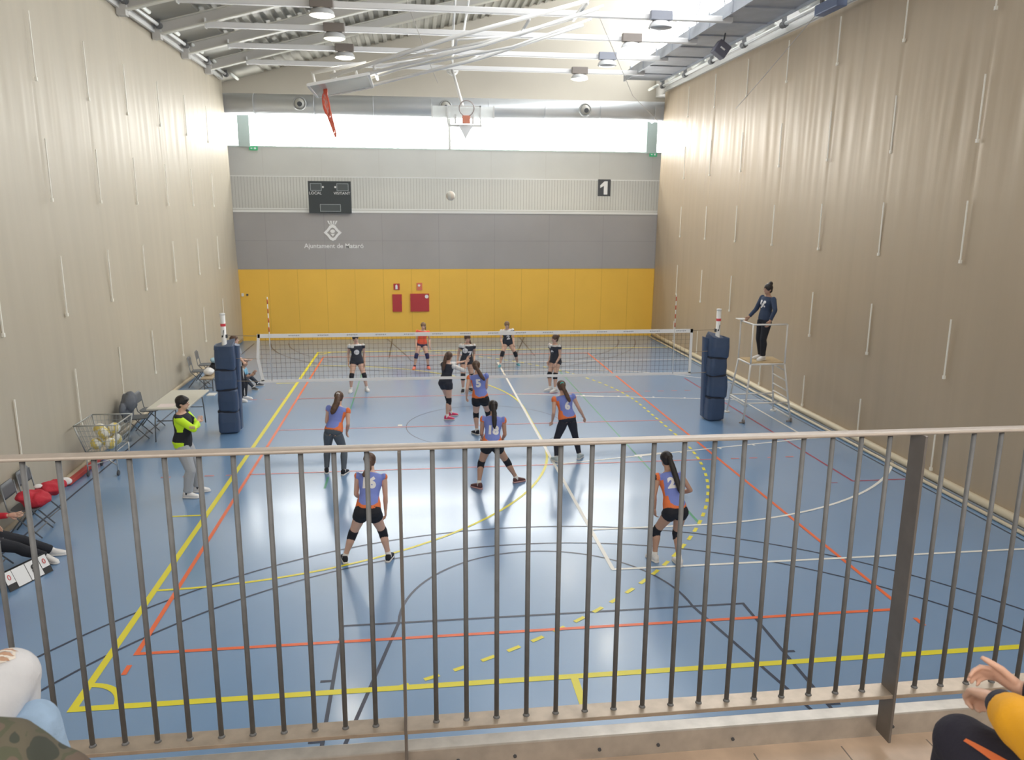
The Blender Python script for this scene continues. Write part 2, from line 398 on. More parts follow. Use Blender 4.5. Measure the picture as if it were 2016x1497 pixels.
# catwalk
cw = thing('ceiling_catwalk', 'blue grey metal catwalk hung under the roof along the right curtain', 'catwalk', (7, 2, 9.5))
M_cw = mat('catwalk_zinc', (.40, .42, .46), .5, metal=.2, var=.1, scale=2)
b = MB().box((6.25, -6, 9.5), (7.6, 12.0, 9.54))
for i in range(12): b.box((6.25, -5.9+i*1.5, 9.47), (7.6, -5.82+i*1.5, 9.5))
b.build('deck', M_cw, cw)
MB().box((6.22, -6, 9.44), (6.27, 12.0, 9.74)).box((7.58, -6, 9.44), (7.63, 12, 9.70)).build('side_web', M_cw, cw)
g = MB()
for i in range(12): g.box((6.20, -5.5+i*1.5, 9.46), (6.3, -5.4+i*1.5, 9.80))
g.build('bracket', M_cw, cw)
ld = thing('loudspeaker', 'dark square loudspeaker hung under catwalk at upper right', 'speaker', (6.95, 4.0, 9.0))
q = Matrix.Rotation(.6, 3, 'Y')
MB().box((6.62, 4.0, 8.86), (6.98, 4.3, 9.22), rot=q, org=(6.8, 4.1, 9.04)).build('cabinet', mat('speaker_dark', (.13, .13, .17), .6), ld, bevel=.02)
MB().box((6.72, 3.985, 9.02), (6.86, 3.998, 9.06), rot=q, org=(6.8, 4.1, 9.04)).build('badge', M_text, ld)
MB().tube([(6.85, 4.15, 9.15), (6.9, 4.15, 9.46)], .02).build('hanger', M_dark, ld)
mx = thing('winch_motor_box', 'blue grey motor box above right curtain at top edge of frame', 'box', (7.55, .5, 9.1))
MB().box((7.42, -.6, 9.02), (7.66, .35, 9.24)).build('housing', mat('motor_blue', (.16, .20, .32), .5), mx, bevel=.02)
MB().box((7.5, -.5, 9.24), (7.56, -.42, 9.43)).box((7.5, .2, 9.24), (7.56, .28, 9.43)).build('bracket', M_dsteel, mx)
# air duct
struct(MB().box((-8.0, -19.1, 5.6), (8.0, -19.05, 9.0)).build('window_7', mat('fill_glow_rear', (.95, .93, .88), .4, emit=(1, .96, .90), es=2.8)), 'added unseen glowing fill panel high behind the spectators')  # added emitter behind the camera, front light for the net and players' backs
dt = thing('air_duct', 'long round silver air duct above strip windows', 'duct', (0, 12.9, 8.5))
M_duct = mat('duct_metal', (.60, .62, .64), .38, metal=.35)
MB().tube([(-8.6, 13.13, 8.50), (8.7, 13.13, 8.56)], .37, 32).build('pipe', M_duct, dt, smooth=True)
for i in range(8): MB().torus((-7+2.1*i, 13.13, 8.505+.003*i), .375, .012, (1, 0, 0), 32, 6).build('seam_band', M_duct, dt, smooth=True)
for i, x in enumerate((-5.35, -.2, 4.95)):
    nz = MB().torus((x, 12.52, 8.5), .21, .03, (0, 1, 0)); o = nz.build('nozzle_ring', mat('nozzle_grey', (.42, .43, .43), .4, metal=.4), dt, smooth=True)
    MB().sph((x, 12.58, 8.5), .19, 18).build('nozzle_ball', mat('nozzle_pale', (.55, .54, .50), .4), o, smooth=True)
    MB().tube([(x+.02, 12.36, 8.46), (x+.02, 12.45, 8.47)], .085, 16).build('nozzle_hole', M_dark, o)
# lamps
M_lit = mat('lit_lens', (1, .95, .8), .4, emit=(1, .93, .78), es=9)
M_half = mat('half_lit_lens', (.9, .9, .75), .4, emit=(1, .97, .8), es=1.3)
M_lens = mat('unlit_lens', (.55, .57, .6), .3)
L = [(-3.42, 2.72, 2, 'nearest lit lamp of the left row'), (-3.38, 5.2, 1, 'dim lamp in the middle of the left row'), (-3.33, 7.75, 2, 'farthest lit lamp of the left row'),
     (4.64, 2.72, 0, 'nearest unlit lamp of the right row'), (4.6, 5.2, 2, 'second lamp of the right row, lit'), (4.55, 7.75, 0, 'third lamp of the right row, unlit'), (4.22, 10.3, 2, 'farthest lit lamp of the right row by the back wall')]
for x, y, lit, lab in L:
    t = thing('ceiling_lamp', lab+', clamped on a roof tube', 'lamp', (x, y, 9.38), 'sports hall ceiling lamps')
    MB().box((x-.27, y-.23, 9.34), (x+.27, y-.075, 9.56)).build('ballast_box', mat('lamp_brown', (.20, .17, .15), .5) if lit else mat('lamp_slate', (.22, .23, .27), .5), t, bevel=.015)
    y -= .12
    MB().loft([((x, y, 9.34), V((.20, 0, 0)), V((0, .10, 0))), ((x, y, 9.26), V((.27, 0, 0)), V((0, .25, 0))), ((x, y, 9.18), V((.29, 0, 0)), V((0, .27, 0)))], 20, cap=False).build('reflector', mat('reflector_grey', (.5, .5, .5), .35), t, smooth=True)
    MB().sph((x, y, 9.195), (.27, .25, .06), 20).build('lens', (M_lens, M_half, M_lit)[lit], t, smooth=True, label='glowing lens' if lit == 2 else None)
    if lit == 2:
        l = bpy.data.lights.new('lamp_light', 'SPOT'); l.energy = 260; l.spot_size = 2.4; l.spot_blend = .6; l.shadow_soft_size = .25; l.color = (1, .9, .72)
        lo = bpy.data.objects.new('lamp_light', l); C.objects.link(lo); lo.location = (0, 0, -.26); lo.parent = t
# ---------- ceiling hoops
M_hoop = mat('hoop_frame_white', (.84, .83, .80), .35)
M_glass = mat('backboard_glass', (.55, .56, .54), .2, alpha=.8)
h1 = thing('folding_basketball_hoop', 'large white ceiling basketball frame folded sideways with red net hanging', 'basketball hoop', (0, 2, 9.0))
def P(x, z, y): return V((x, y, z))
for nm_y in (1.1, 2.7):
    y = nm_y; dz = .0
    MB().tube([P(-3.15, 7.62, y), P(-.4, 8.52, y), P(2.5, 9.35, y)], .045).tube([P(-2.5, 7.66, y), P(.2, 8.36, y), P(2.75, 9.2, y)], .04).build('arm', M_hoop, h1, smooth=True)
for x, z0 in ((-2.2, 7.84), (-.4, 8.45), (1.2, 8.92), (2.5, 9.3)): MB().tube([P(x, z0, 1.1), P(x, z0, 2.7)], .035).build('cross_bar', M_hoop, h1, smooth=True)
MB().tube([P(-2.2, 7.86, 1.1), P(-.4, 8.45, 2.7)], .025).build('diagonal_brace', M_hoop, h1, smooth=True); MB().tube([P(-.4, 8.45, 1.1), P(1.2, 8.92, 2.7)], .025).build('diagonal_brace', M_hoop, h1, smooth=True)
b = MB()
for y in (1.25, 2.5): b.tube([P(-1.7, 8.05, y), P(1.0, 8.62, y), P(2.9, 9.3, y)], .03).tube([P(2.5, 9.35, y), P(3.2, 10.2, y)], .035)
b.build('strut', M_hoop, h1, smooth=True)
bd = MB(); b0, b1 = V((-3.62, 1.0, 7.42)), V((-2.32, 1.0, 7.68)); dirx = (b1-b0).normalized(); upb = V((-dirx.z, 0, dirx.x))
for t0, t1 in ((0, 1),):
    bd.bar(b0+dirx*.0+V((0, .9, 0)), b1+V((0, .9, 0)), 1.8, .02, upb)
bo = bd.build('backboard', M_glass, h1)
b = MB()
for y in (1.0, 2.8): b.bar(b0+V((0, y-1, 0)), b1+V((0, y-1, 0)), .05, .06, upb)
for p in (b0, b1): b.bar(p, p+V((0, 1.8, 0)), .05, .05)
b.build('board_frame', M_hoop, bo)
b = MB()
for t0 in (.1, .45, .8):
    p = b0.lerp(b1, t0)+V((0, .3, 0)); b.tube([p, p+upb*.28], .03)
b.tube([b0+dirx*.1+upb*.28+V((0,.3,0)), b1+upb*.28+V((0,.3,0))], .04)
b.build('board_mount', M_hoop, bo, smooth=True)
M_red = mat('hoop_red', (.80, .13, .07), .45)
rc = b0+dirx*.22+V((0, .9, 0))-upb*.32
rim = MB().torus(rc, .235, .020, V((.93, .36, .15)), 28, 6); rim.box(rc+V((-.04, -.09, .2)), rc+V((.04, .09, .34)))
rim.build('rim', M_red, h1, smooth=True)
nt_ = MB(); NN = 10
def netring(c, ax, r0, L, mb, sag=V((0,0,-1)), n=10, lv=5):
    x, y = frame(ax); pr = None
    for j in range(lv+1):
        t = j/lv; rr = r0*(1-.55*t)
        ring = [V(c)+(x*math.cos(2*PI*(i+.5*j)/n)+y*math.sin(2*PI*(i+.5*j)/n))*rr+sag*L*t for i in range(n)]
        if pr:
            for i in range(n):
                mb.tube([pr[i], ring[i]], .009, 4, False); mb.tube([pr[(i+1) % n], ring[i]], .009, 4, False)
        pr = ring
netring(rc, V((.93, .36, .15)), .21, .66, nt_, V((.25, .2, -.95)))
nt_.build('net', mat('net_red', (.85, .22, .14), .8), h1)
h2 = thing('folding_basketball_hoop', 'small far basketball hoop folded under the roof, glass board over the strip window', 'basketball hoop', (0, 9, 8.5))
b = MB(); b.tube([(-.05, 10.3, 9.38), (.16, 8.3, 8.0)], .05)
b.tube([(-.25, 10.3, 9.36), (.15, 10.3, 9.36)], .04); b.tube([(-.2, 10.3, 9.3), (-.04, 9.95, 9.15)], .03).tube([(.1, 10.3, 9.3), (-.02, 9.95, 9.15)], .03)
b.build('arm', M_hoop, h2, smooth=True)
b = MB(); b.tube([(-.05, 10.3, 9.5), (-.15, 7.75, 9.9), (-.2, 5.3, 10.4)], .035).tube([(.1, 10.3, 9.5), (1.1, 10.3, 10.0)], .03).tube([(.15, 7.7, 9.9), (.2, 5.3, 10.6)], .035)
b.build('strut', M_hoop, h2, smooth=True)
bb = MB().box((-.80, 8.0, 7.58), (1.10, 8.03, 7.98), rot=Matrix.Rotation(-.35, 3, 'X'), org=(0, 8, 7.7)).build('backboard', mat('clear_backboard', (.78, .80, .78), .2, alpha=.5), h2)
f = MB()
for x in (-.8, -.32, .68, 1.1): f.box((x-.02, 7.96, 7.40 if abs(x-.18) < .6 else 7.58), (x+.02, 8.0, 7.98))
f.box((-.32, 7.94, 7.34), (.74, 8.0, 7.41)).box((-.3, 7.96, 7.93), (.7, 8.0, 7.97))
f.box((-.12, 7.9, 7.42), (-.06, 7.96, 7.7)).box((.42, 7.9, 7.42), (.48, 7.96, 7.7))
f.build('board_frame', mat('hoop_frame_grey', (.6, .6, .58), .4), bb)
MB().torus((.25, 7.75, 7.86), .225, .016, (0.1, 1, .25), 28, 6).build('rim', mat('rim_grey', (.38, .32, .30), .5), h2, smooth=True)
MB().box((.12, 7.78, 7.42), (.36, 7.9, 7.66)).build('rim_bracket', mat('bracket_red', (.62, .22, .14), .5), h2, bevel=.01)
f = MB().prism([(0.0, 7.38), (.48, 7.38), (.36, 7.22), (.22, 6.96), (.12, 7.16)], 7.86, 7.93); f.build('folded_net', mat('net_white', (.72, .72, .72), .8), h2)
for i, pts in enumerate((((3.35, 3.6, 9.6), (5.9, 9.5, 8.6), (7.6, 11.8, 8.0)), ((-1.6, 2.6, 9.9), (-.9, 3.2, 8.2), (-.75, 3.4, 7.9)), ((7.6, .4, 9.2), (7.6, 3.2, 8.2), (7.75, 5.2, 7.7)))):
    o = MB().tube(pts, .009, 5).build('hanging_cable', mat('cable_grey', (.45, .42, .40), .6), loc=(0, 0, 0))
    tag(o, ['thin grey cable slanting down across the catwalk', 'thin cable hanging by the folded hoop frame', 'thin cable from the winch box down the right curtain'][i], 'cable')
# ---------- wall fittings
sb = thing('scoreboard', 'dark electronic scoreboard on the gallery railing', 'scoreboard', (-4.44, 12.6, 4.72))
MB().box((-5.20, 12.56, 4.70), (-3.68, 12.66, 5.84)).build('case', mat('scoreboard_case', (.045, .055, .06), .5), sb)
M_pan = mat('score_panel', (.08, .095, .10), .4)
for (x0, x1, z0, z1) in ((-5.12, -4.72, 5.50, 5.76), (-4.18, -3.76, 5.50, 5.76), (-4.80, -4.06, 4.76, 5.02)):
    p = MB().box((x0, 12.545, z0), (x1, 12.56, z1)).build('digit_panel', M_pan, sb)
    f = MB()
    for (a, b_, c, d) in ((x0, x1, z1-.015, z1), (x0, x1, z0, z0+.015), (x0, x0+.015, z0, z1), (x1-.015, x1, z0, z1)): f.box((a, 12.54, c), (b_, 12.546, d))
    f.build('panel_border', mat('border_grey', (.45, .5, .52), .5), p)
for x in (-4.67, -4.23): MB().tube([(x, 12.56, 5.63), (x, 12.54, 5.63)], .035, 12).build('possession_lamp', M_text, sb)
put_text('lettering', 'LOCAL', .14, (-4.95, 12.55, 5.41), sb, M_text); put_text('lettering', 'VISITANT', .14, (-4.0, 12.55, 5.41), sb, M_text)
s1 = thing('court_number_sign', 'small dark sign with a white number 1 on the railing', 'sign', (5.77, 12.64, 5.4))
MB().box((5.54, 12.60, 5.40), (6.02, 12.66, 6.02)).build('plate', M_dark, s1); MB().prism([(5.76, 5.46), (5.90, 5.46), (5.90, 5.95), (5.78, 5.95), (5.62, 5.80), (5.62, 5.70), (5.76, 5.78)], 12.59, 12.6).build('number', M_text, s1)
lg = thing('council_wall_sign', 'white coat of arms and lettering on the grey wall band', 'sign', (-4.4, YF-.02, 3.6))
def ring_poly(c, outer, inner, y0, y1, mb):
    n = len(outer)
    for i in range(n):
        a, b_, c2, d = outer[i], outer[(i+1) % n], inner[(i+1) % n], inner[i]
        mb.prism([(c[0]+q[0], c[1]+q[1]) for q in (a, b_, c2, d)], y0, y1)
b = MB(); O = [(-.33, 0), (-.2, .12), (-.1, .26), (0, .3), (.1, .26), (.2, .12), (.33, 0), (.2, -.12), (.1, -.26), (0, -.3), (-.1, -.26), (-.2, -.12)]
ring_poly((-4.40, 4.0), O, [(p[0]*.62, p[1]*.62) for p in O], YF-.03, YF-.02, b)
b.build('shield', M_text, lg)
b = MB()
for dx in (-.13, -.045, .045, .13): b.prism([(-4.4+dx*.8-.02, 4.30), (-4.4+dx*.8+.02, 4.30), (-4.4+dx*1.2+.035, 4.43), (-4.4+dx*1.2-.03, 4.43)], YF-.03, YF-.02)
b.box((-4.5, YF-.03, 4.29), (-4.3, YF-.02, 4.32)); b.build('crown', M_text, lg)
b = MB().prism([(-4.4+.09*math.cos(t*PI/4), 4.05+.07*math.sin(t*PI/4)) for t in range(8)], YF-.03, YF-.02).prism([(-4.48, 3.96), (-4.32, 3.96), (-4.4, 3.86)], YF-.03, YF-.02)
b.build('charge', M_text, lg)
put_text('lettering', 'Ajuntament de Mataró', .235, (-4.37, YF-.02, 3.51), lg, M_text, off=.004)
M_fire = mat('fire_red', (.48, .045, .05), .45)
f1 = thing('fire_extinguisher_cabinet', 'narrow red fire cabinet on the yellow wall', 'fire cabinet', (-2.1, YF, 1.1))
MB().box((-2.28, YF-.05, 1.05), (-1.93, YF, 1.71)).build('door', M_fire, f1, bevel=.006); MB().box((-1.96, YF-.06, 1.35), (-1.945, YF-.05, 1.45)).build('latch', M_dark, f1)
f2 = thing('fire_hose_cabinet', 'wide red fire hose cabinet with round white sticker', 'fire cabinet', (-1.25, YF, 1.1))
MB().box((-1.61, YF-.05, 1.05), (-.90, YF, 1.73)).build('door', M_fire, f2, bevel=.006); MB().tube([(-.99, YF-.06, 1.62), (-.99, YF-.05, 1.62)], .07, 16).build('sticker', M_text, f2)
e1 = thing('extinguisher_sign', 'small red and white sign over narrow fire cabinet', 'sign', (-2.1, YF, 1.9))
MB().box((-2.23, YF-.02, 1.88), (-2.0, YF, 2.11)).build('plate', M_fire, e1); MB().prism([(-2.16, 1.9), (-2.08, 1.9), (-2.08, 2.04), (-2.12, 2.09), (-2.16, 2.04)], YF-.025, YF-.02).build('symbol', M_text, e1)
e2 = thing('fire_hose_sign', 'small red sign over wide fire hose cabinet', 'sign', (-1.26, YF, 1.9))
MB().box((-1.36, YF-.02, 1.86), (-1.15, YF, 2.14)).build('plate', mat('sign_red', (.75, .2, .12), .5), e2)
MB().tube([(-1.27, YF-.024, 2.04), (-1.27, YF-.02, 2.04)], .045, 12).build('symbol', M_text, e2)
M_exit = mat('exit_green', (.03, .30, .13), .5, emit=(.05, .5, .2), es=.25)
for i, x in enumerate((-7.3, 8.05)):
    e = thing('exit_sign', ['small green exit sign below windows at left', 'small green exit sign below windows at right'][i], 'sign', (x, YU-.03, 7.0))
    MB().box((x-.15, YU-.05, 6.98), (x+.15, YU-.01, 7.12)).build('plate', M_exit, e)
    MB().box((x-.1, YU-.055, 7.03), (x-.03, YU-.05, 7.07)).box((x+.02, YU-.055, 7.02), (x+.1, YU-.05, 7.08)).build('symbol', M_text, e)
o = MB().box((-7.80, YF-.05, 1.67), (-7.72, YF, 1.78)).build('wall_switch', M_white, loc=(0, 0, 0), bevel=.005); tag(o, 'small white switch at left end of yellow wall', 'switch')
o = MB().box((-7.63, YF-.04, 1.69), (-7.56, YF, 1.76)).build('wall_socket', M_dark, loc=(0, 0, 0), bevel=.005); tag(o, 'small dark socket on yellow wall beside the white switch', 'socket')
# ---------- balcony
YR = -14.2; ZD = 2.36
M_deck = mat('deck_tiles', (.56, .42, .31), .45, var=.25, scale=3.5)
dk = MB().box((-9, -18.5, 2.0), (9, -14.13, ZD)).build('floor_gallery', M_deck); struct(dk, 'beige tiled spectator deck')
g = MB()
for i in range(-12, 13): g.box((i*.42-.02+.1, -18, ZD), (i*.42-.014+.1, -14.2, ZD+.001))
for i in range(6): g.box((-8, -14.42-i*.42, ZD), (8, -14.414-i*.42, ZD+.001))
g.build('tile_joint', mat('joint_dark', (.25, .21, .18), .8), dk)
struct(MB().box((-9, -18.5, ZD), (9, -15.22, 3.08)).build('trim_5', mat('tier_concrete', (.45, .42, .38), .7, var=.1, scale=4)), 'lower concrete seating tier')
struct(MB().box((-9, -18.5, 3.08), (9, -15.64, 3.42)).build('trim_6', mat('tier_concrete', (.45, .42, .38), .7)), 'upper concrete seating tier')
kb = thing('deck_edge_kerb', 'dull steel kerb profile along the deck edge under the railing', 'kerb', (0, -14.1, ZD))
M_kerb = mat('kerb_steel', (.52, .48, .43), .4, metal=.5, var=.12, scale=12)
MB().box((-8, -14.15, ZD-.05), (8, -14.07, ZD+.11)).build('profile', M_kerb, kb, bevel=.006)
g = MB()
for x in (-1.0, -.62, -.35, .0, .78, -1.25): g.tube([(x, -14.156, ZD+.045), (x, -14.15, ZD+.045)], .008, 8)
g.build('screw', M_dark, kb)
rl = thing('spectator_railing', 'steel railing with flat handrail and vertical bars in the foreground', 'railing', (0, YR, ZD))
MB().loft([((x, YR, 3.853), V((0, .030, 0)), V((0, 0, .0085))) for x in (-6, -3, 0, 3, 6)], 20, power=.5).build('handrail', mat('handrail_steel', (.44, .38, .33), .42, metal=.2, var=.06, scale=20), rl, smooth=True)
MB().box((-6, YR-.048, 2.622), (6, YR+.048, 2.640)).build('bottom_rail', mat('bottom_rail_steel', (.48, .40, .32), .42, metal=.5, var=.12, scale=14), rl, bevel=.002)
posts = (-3.587, -1.47, .70, 2.87, 5.04)
for x in posts:
    MB().box((x-.006, YR-.055, 2.40), (x+.006, YR+.045, 3.848)).build('post', mat('post_steel', (.19, .17, .155), .45, metal=.3, var=.1, scale=10), rl, bevel=.002)
for i in range(len(posts)-1):
    n = 16; st = (posts[i+1]-posts[i])/(n+1)
    for k in range(1, n+1):
        x = posts[i]+st*k
        b = MB().tube([(x, YR, 2.64), (x, YR, 3.849)], .0102, 10); b.tube([(x, YR, 2.638), (x, YR, 2.65)], [.016, .010], 10)
        b.build('baluster', M_dsteel, rl, smooth=True)
# ---------- net, posts, pads
nt = thing('volleyball_net', 'black volleyball net with white tapes across the court', 'net', (0, 0, 0))
M_tape = mat('net_tape_white', (.96, .95, .93), .6)
xl, xr, zt, zb = -4.80, 4.93, 2.16, 1.12
b = MB().box((xl, -.006, zt-.085), (xr, .006, zt)); b.build('top_tape', M_tape, nt)
MB().box((xl, -.006, zb-.03), (xr, .006, zb+.03)).build('bottom_tape', M_tape, nt)
b = MB()
b.bar((xl+.02, 0, zt), (xl-.02, 0, 1.62), .06, .012, (0, 1, 0)).bar((xl-.02, 0, 1.62), (xl+.06, 0, zb), .06, .012, (0, 1, 0)); b.build('side_tape', M_tape, nt)
MB().bar((xr-.03, 0, zt), (xr-.03, 0, zb), .06, .012, (0, 1, 0)).build('side_tape', M_tape, nt)
b = MB(); k = 0
x = xl+.06
while x < xr-.04: b.box((x-.0017, -.0017, zb), (x+.0017, .0017, zt-.05)); x += .1
for i in range(1, 10): z = zb+i*.1; b.box((xl, -.0017, z-.0017), (xr, .0017, z+.0017))
b.build('netting', mat('net_black', (.05, .045, .05), .8), nt)
b = MB()
for i in range(15):
    x = -4.15+.62*i
    for q in range(6): b.box((x+q*.04, -.0075, zt-.05+(.004 if q % 2 else 0)), (x+q*.04+.028, -.006, zt-.028))
b.build('tape_marking', mat('faded_print', (.45, .44, .46), .8), nt)
for x in (-4.55, 4.49):
    a = MB(); 
    a.tube([(x, -.01, zb), (x, -.01, zt+.80)], .010, 8); ao = a.build('antenna', M_white, nt, smooth=True)
    a = MB()
    for q in range(4): a.tube([(x, -.01, zt+.05+q*.2), (x, -.01, zt+.15+q*.2)], .0115, 8)
    a.build('red_band', mat('antenna_red', (.62, .10, .06), .5), ao, smooth=True)
b = MB()
for s, xe in ((-1, xl), (1, xr)):
    b.tube([(xe, 0, zt-.04), (s*5.45, 0, zt-.02)], .008, 6).tube([(xe, 0, 1.62), (s*5.4, 0, 1.64)], .006, 6).tube([(xe, 0, zb), (s*5.4, 0, zb+.02)], .006, 6)
b.build('tension_rope', mat('rope_tan', (.35, .28, .2), .8), nt)
M_navy = mat('navy_vinyl', (.050, .085, .165), .45, var=.06, scale=4)
for s, px in ((-1, -5.5), (1, 5.53)):
    sd = 'left' if s < 0 else 'right'
    t = thing('net_post', 'white round net post standing on the %s, top bare above the padding' % sd, 'post', (px, 0, 0))
    MB().tube([(px, 0, 0), (px, 0, 2.60)], .052, 18).tube([(px, 0, 2.58), (px, 0, 2.62)], .056, 18).build('pole', M_white, t, smooth=True)
    MB().tube([(px, 0, 2.34), (px, 0, 2.40)], .0535, 18).build('red_label', mat('label_red', (.75, .06, .08), .5), t)
    MB().prism([(px-.03, 2.1), (px+.0, 2.12), (px+.025, 2.26), (px+.01, 2.26), (px-.005, 2.15), (px-.03, 2.15)], -.058, -.052).build('black_mark', M_black, t)
    MB().box((px-s*.05-.03, -.03, 2.09), (px-s*.05+.03, .03, 2.16)).build('cleat', M_dark, t)
    pd = thing('post_padding', 'navy vinyl padding strapped around the %s net post' % sd, 'padding', (px, 0, 0))
    zs = [0.02, .50, .98, 1.42, 1.97] if s < 0 else [.02, .56, 1.08, 1.5, 2.0]
    for i in range(4):
        z0, z1 = zs[i], zs[i+1]; secs = []
        for tt, wd in ((0, .195), (.06, .215), (.5, .222), (.94, .21), (1, .19)):
            z = z0+(z1-z0)*tt; o_ = .012*math.sin(i*2.1)
            secs.append((V((px+o_, 0, z+(0))), V((wd, .03*(-1)**i, 0)), V((-.02, wd, .0))))
        top = secs
        if i == 3: secs[-1] = (V((px, 0, z1-.02)), V((.20, .02, -.06*s)), V((0, .19, .05)))
        MB().loft(secs, 28, power=.38).build('foam_section', M_navy, pd, smooth=False, bevel=.01)
    for i in (1, 2, 3):
        z = zs[i]; MB().loft([(V((px, 0, z-.022)), V((.213, 0, 0)), V((0, .213, 0))), (V((px, 0, z+.022)), V((.213, 0, .01)), V((0, .213, 0)))], 28, power=.38).build('strap', mat('strap_black', (.012, .016, .03), .6), pd)
    # overlapping flap
    MB().loft([(V((px+(.17 if s < 0 else -.17), .12, .05)), V((.07, 0, 0)), V((0, .12, 0))), (V((px+(.19 if s < 0 else -.21), .12, 1.93)), V((.09, 0, -.03)), V((0, .11, 0)))], 12, power=.5).build('overlap_flap', M_navy, pd)
# ---------- referee stand
rs = thing('referee_stand', 'tall white tubular referee stand with wooden platform and ladder', 'referee stand', (6.65, 0, 0))
M_rs = mat('stand_white', (.80, .78, .74), .4)
pc = [V((6.2, -.4, 1.38)), V((7.02, -.4, 1.38)), V((7.1, .38, 1.38)), V((6.22, .34, 1.38))]; fe = [V((6.10, -.45, .04)), V((7.26, -.43, .04)), V((7.32, .60, .04)), V((6.12, .58, .04))]
for p, f_ in zip(pc, fe):
    MB().tube([p, p.lerp(f_, .3), f_], .022, 10).build('leg', M_rs, rs, smooth=True)
b = MB()
for i in range(4): b.tube([pc[i], pc[(i+1) % 4]], .022, 8)
b.build('platform_frame', M_rs, rs, smooth=True)
MB().prism([(6.22, -.38), (7.0, -.38), (7.08, .36), (6.24, .32)], 1.385, 1.415, 'z').build('platform_board', mat('platform_wood', (.52, .38, .20), .5, var=.15, scale=8), rs)
b = MB()
for i, p in enumerate(pc[:3] + [pc[3]]):
    if i == 2: continue
    b.tube([p, p+V((0, 0, .92))], .02, 8)
b.tube([pc[1]+V((0, 0, .92)), pc[0]+V((0, 0, .92)), pc[3]+V((0, 0, .92))], .02, 8)
b.build('guard_rail', M_rs, rs, smooth=True)
mm = [a.lerp(b_, .68) for a, b_ in zip(pc, fe)]
b = MB()
for i in (0, 2, 3): b.tube([mm[i], mm[(i+1) % 4]], .018, 8)
b.tube([pc[1].lerp(fe[1], .62), pc[2].lerp(fe[2], .62)], .018, 8); b.tube([pc[0].lerp(fe[0], .72), pc[3].lerp(fe[3], .72)], .018, 8)
b.tube([fe[1]+V((0, 0, .06)), fe[2]+V((0, 0, .06))], .018, 8).tube([mm[0], fe[3]+V((.5, 0, .1))], .016, 8); b.build('brace', M_rs, rs, smooth=True)
for t_ in (.12, .3, .48): MB().tube([pc[1].lerp(fe[1], t_), pc[2].lerp(fe[2], t_)], .016, 8).build('rung', M_rs, rs, smooth=True)
for i, f_ in enumerate(fe):
    if i in (0, 1): MB().tube([f_+V((-.02, 0, .01)), f_+V((.02, 0, .01))], .05, 14).tube([f_+V((-.1, 0, -.02)), f_+V((-.03, 0, -.02))], .015, 8).build('wheel', mat('wheel_grey', (.28, .24, .22), .5), rs)
    else: MB().tube([f_+V((0, 0, -.04)), f_+V((0, 0, -.01))], .07, 16).build('foot_disc', M_rs, rs)
o = MB().box((6.12, .22, 2.33), (6.32, .44, 2.345)).build('score_sheet', M_white, loc=(6.2, .3, 2.33)); tag(o, 'white sheet resting on the corner of the referee stand rail', 'paper')
# ---------- flying volleyball
M_ball = mat('ball_cream', (.80, .70, .58), .5); M_bally = mat('ball_yellow', (.72, .58, .16), .5); M_ballw = mat('ball_white', (.82, .80, .72), .5)
def ball(loc, label, group=None, mts=None, rot=0, r=.105):
    bm = bmesh.new(); bmesh.ops.create_uvsphere(bm, u_segments=24, v_segments=14, radius=r)
    for f in bm.faces:
        c = f.calc_center_median(); c.rotate(Matrix.Rotation(rot, 3, 'X') @ Matrix.Rotation(rot*1.7, 3, 'Z'))
        f.material_index = int((math.atan2(c.y, c.x)/PI*3+3+c.z*6)) % 2; f.smooth = True
    me = bpy.data.meshes.new('volleyball'); bm.to_mesh(me); bm.free()
    for q in (mts or (M_ballw, M_bally)): me.materials.append(q)
    o = bpy.data.objects.new('volleyball', me); C.objects.link(o); o.location = loc
    return tag(o, label, 'ball', group)
ball((-.57, 1, 5.12), 'pale volleyball flying high above the net', mts=(M_ball, M_ballw), rot=.4)
# ---------- table, chairs, cart
M_tab = mat('table_top', (.60, .58, .50), .45); M_chair = mat('chair_grey', (.11, .12, .135), .5); M_leg = mat('chair_leg', (.18, .19, .2), .4, metal=.5)
tb = thing('folding_table', 'cream folding table by left curtain behind the coach', 'table', (-6.53, .05, 0))
MB().box((-6.95, -.82, .72), (-6.13, .92, .76)).build('table_top', M_tab, tb, bevel=.012)
for y in (-.55, .65):
    b = MB()
    for x in (-6.85, -6.23): b.tube([(x, y, .72), (x, y+(.1 if y > 0 else -.1), .4), (x, y+(.16 if y > 0 else -.16), .012)], .014, 8)
    b.tube([(-6.85, y+.02, .42), (-6.23, y+.02, .42)], .012, 8); b.build('leg_frame', M_leg, tb, smooth=True)
o = MB().box((-6.78, -.72, .761), (-6.45, -.42, .764)).build('match_sheet', mat('pinkish_paper', (.80, .70, .68), .7), loc=(-6.6, -.6, .76)); tag(o, 'pinkish paper lying on the near end of table', 'paper')
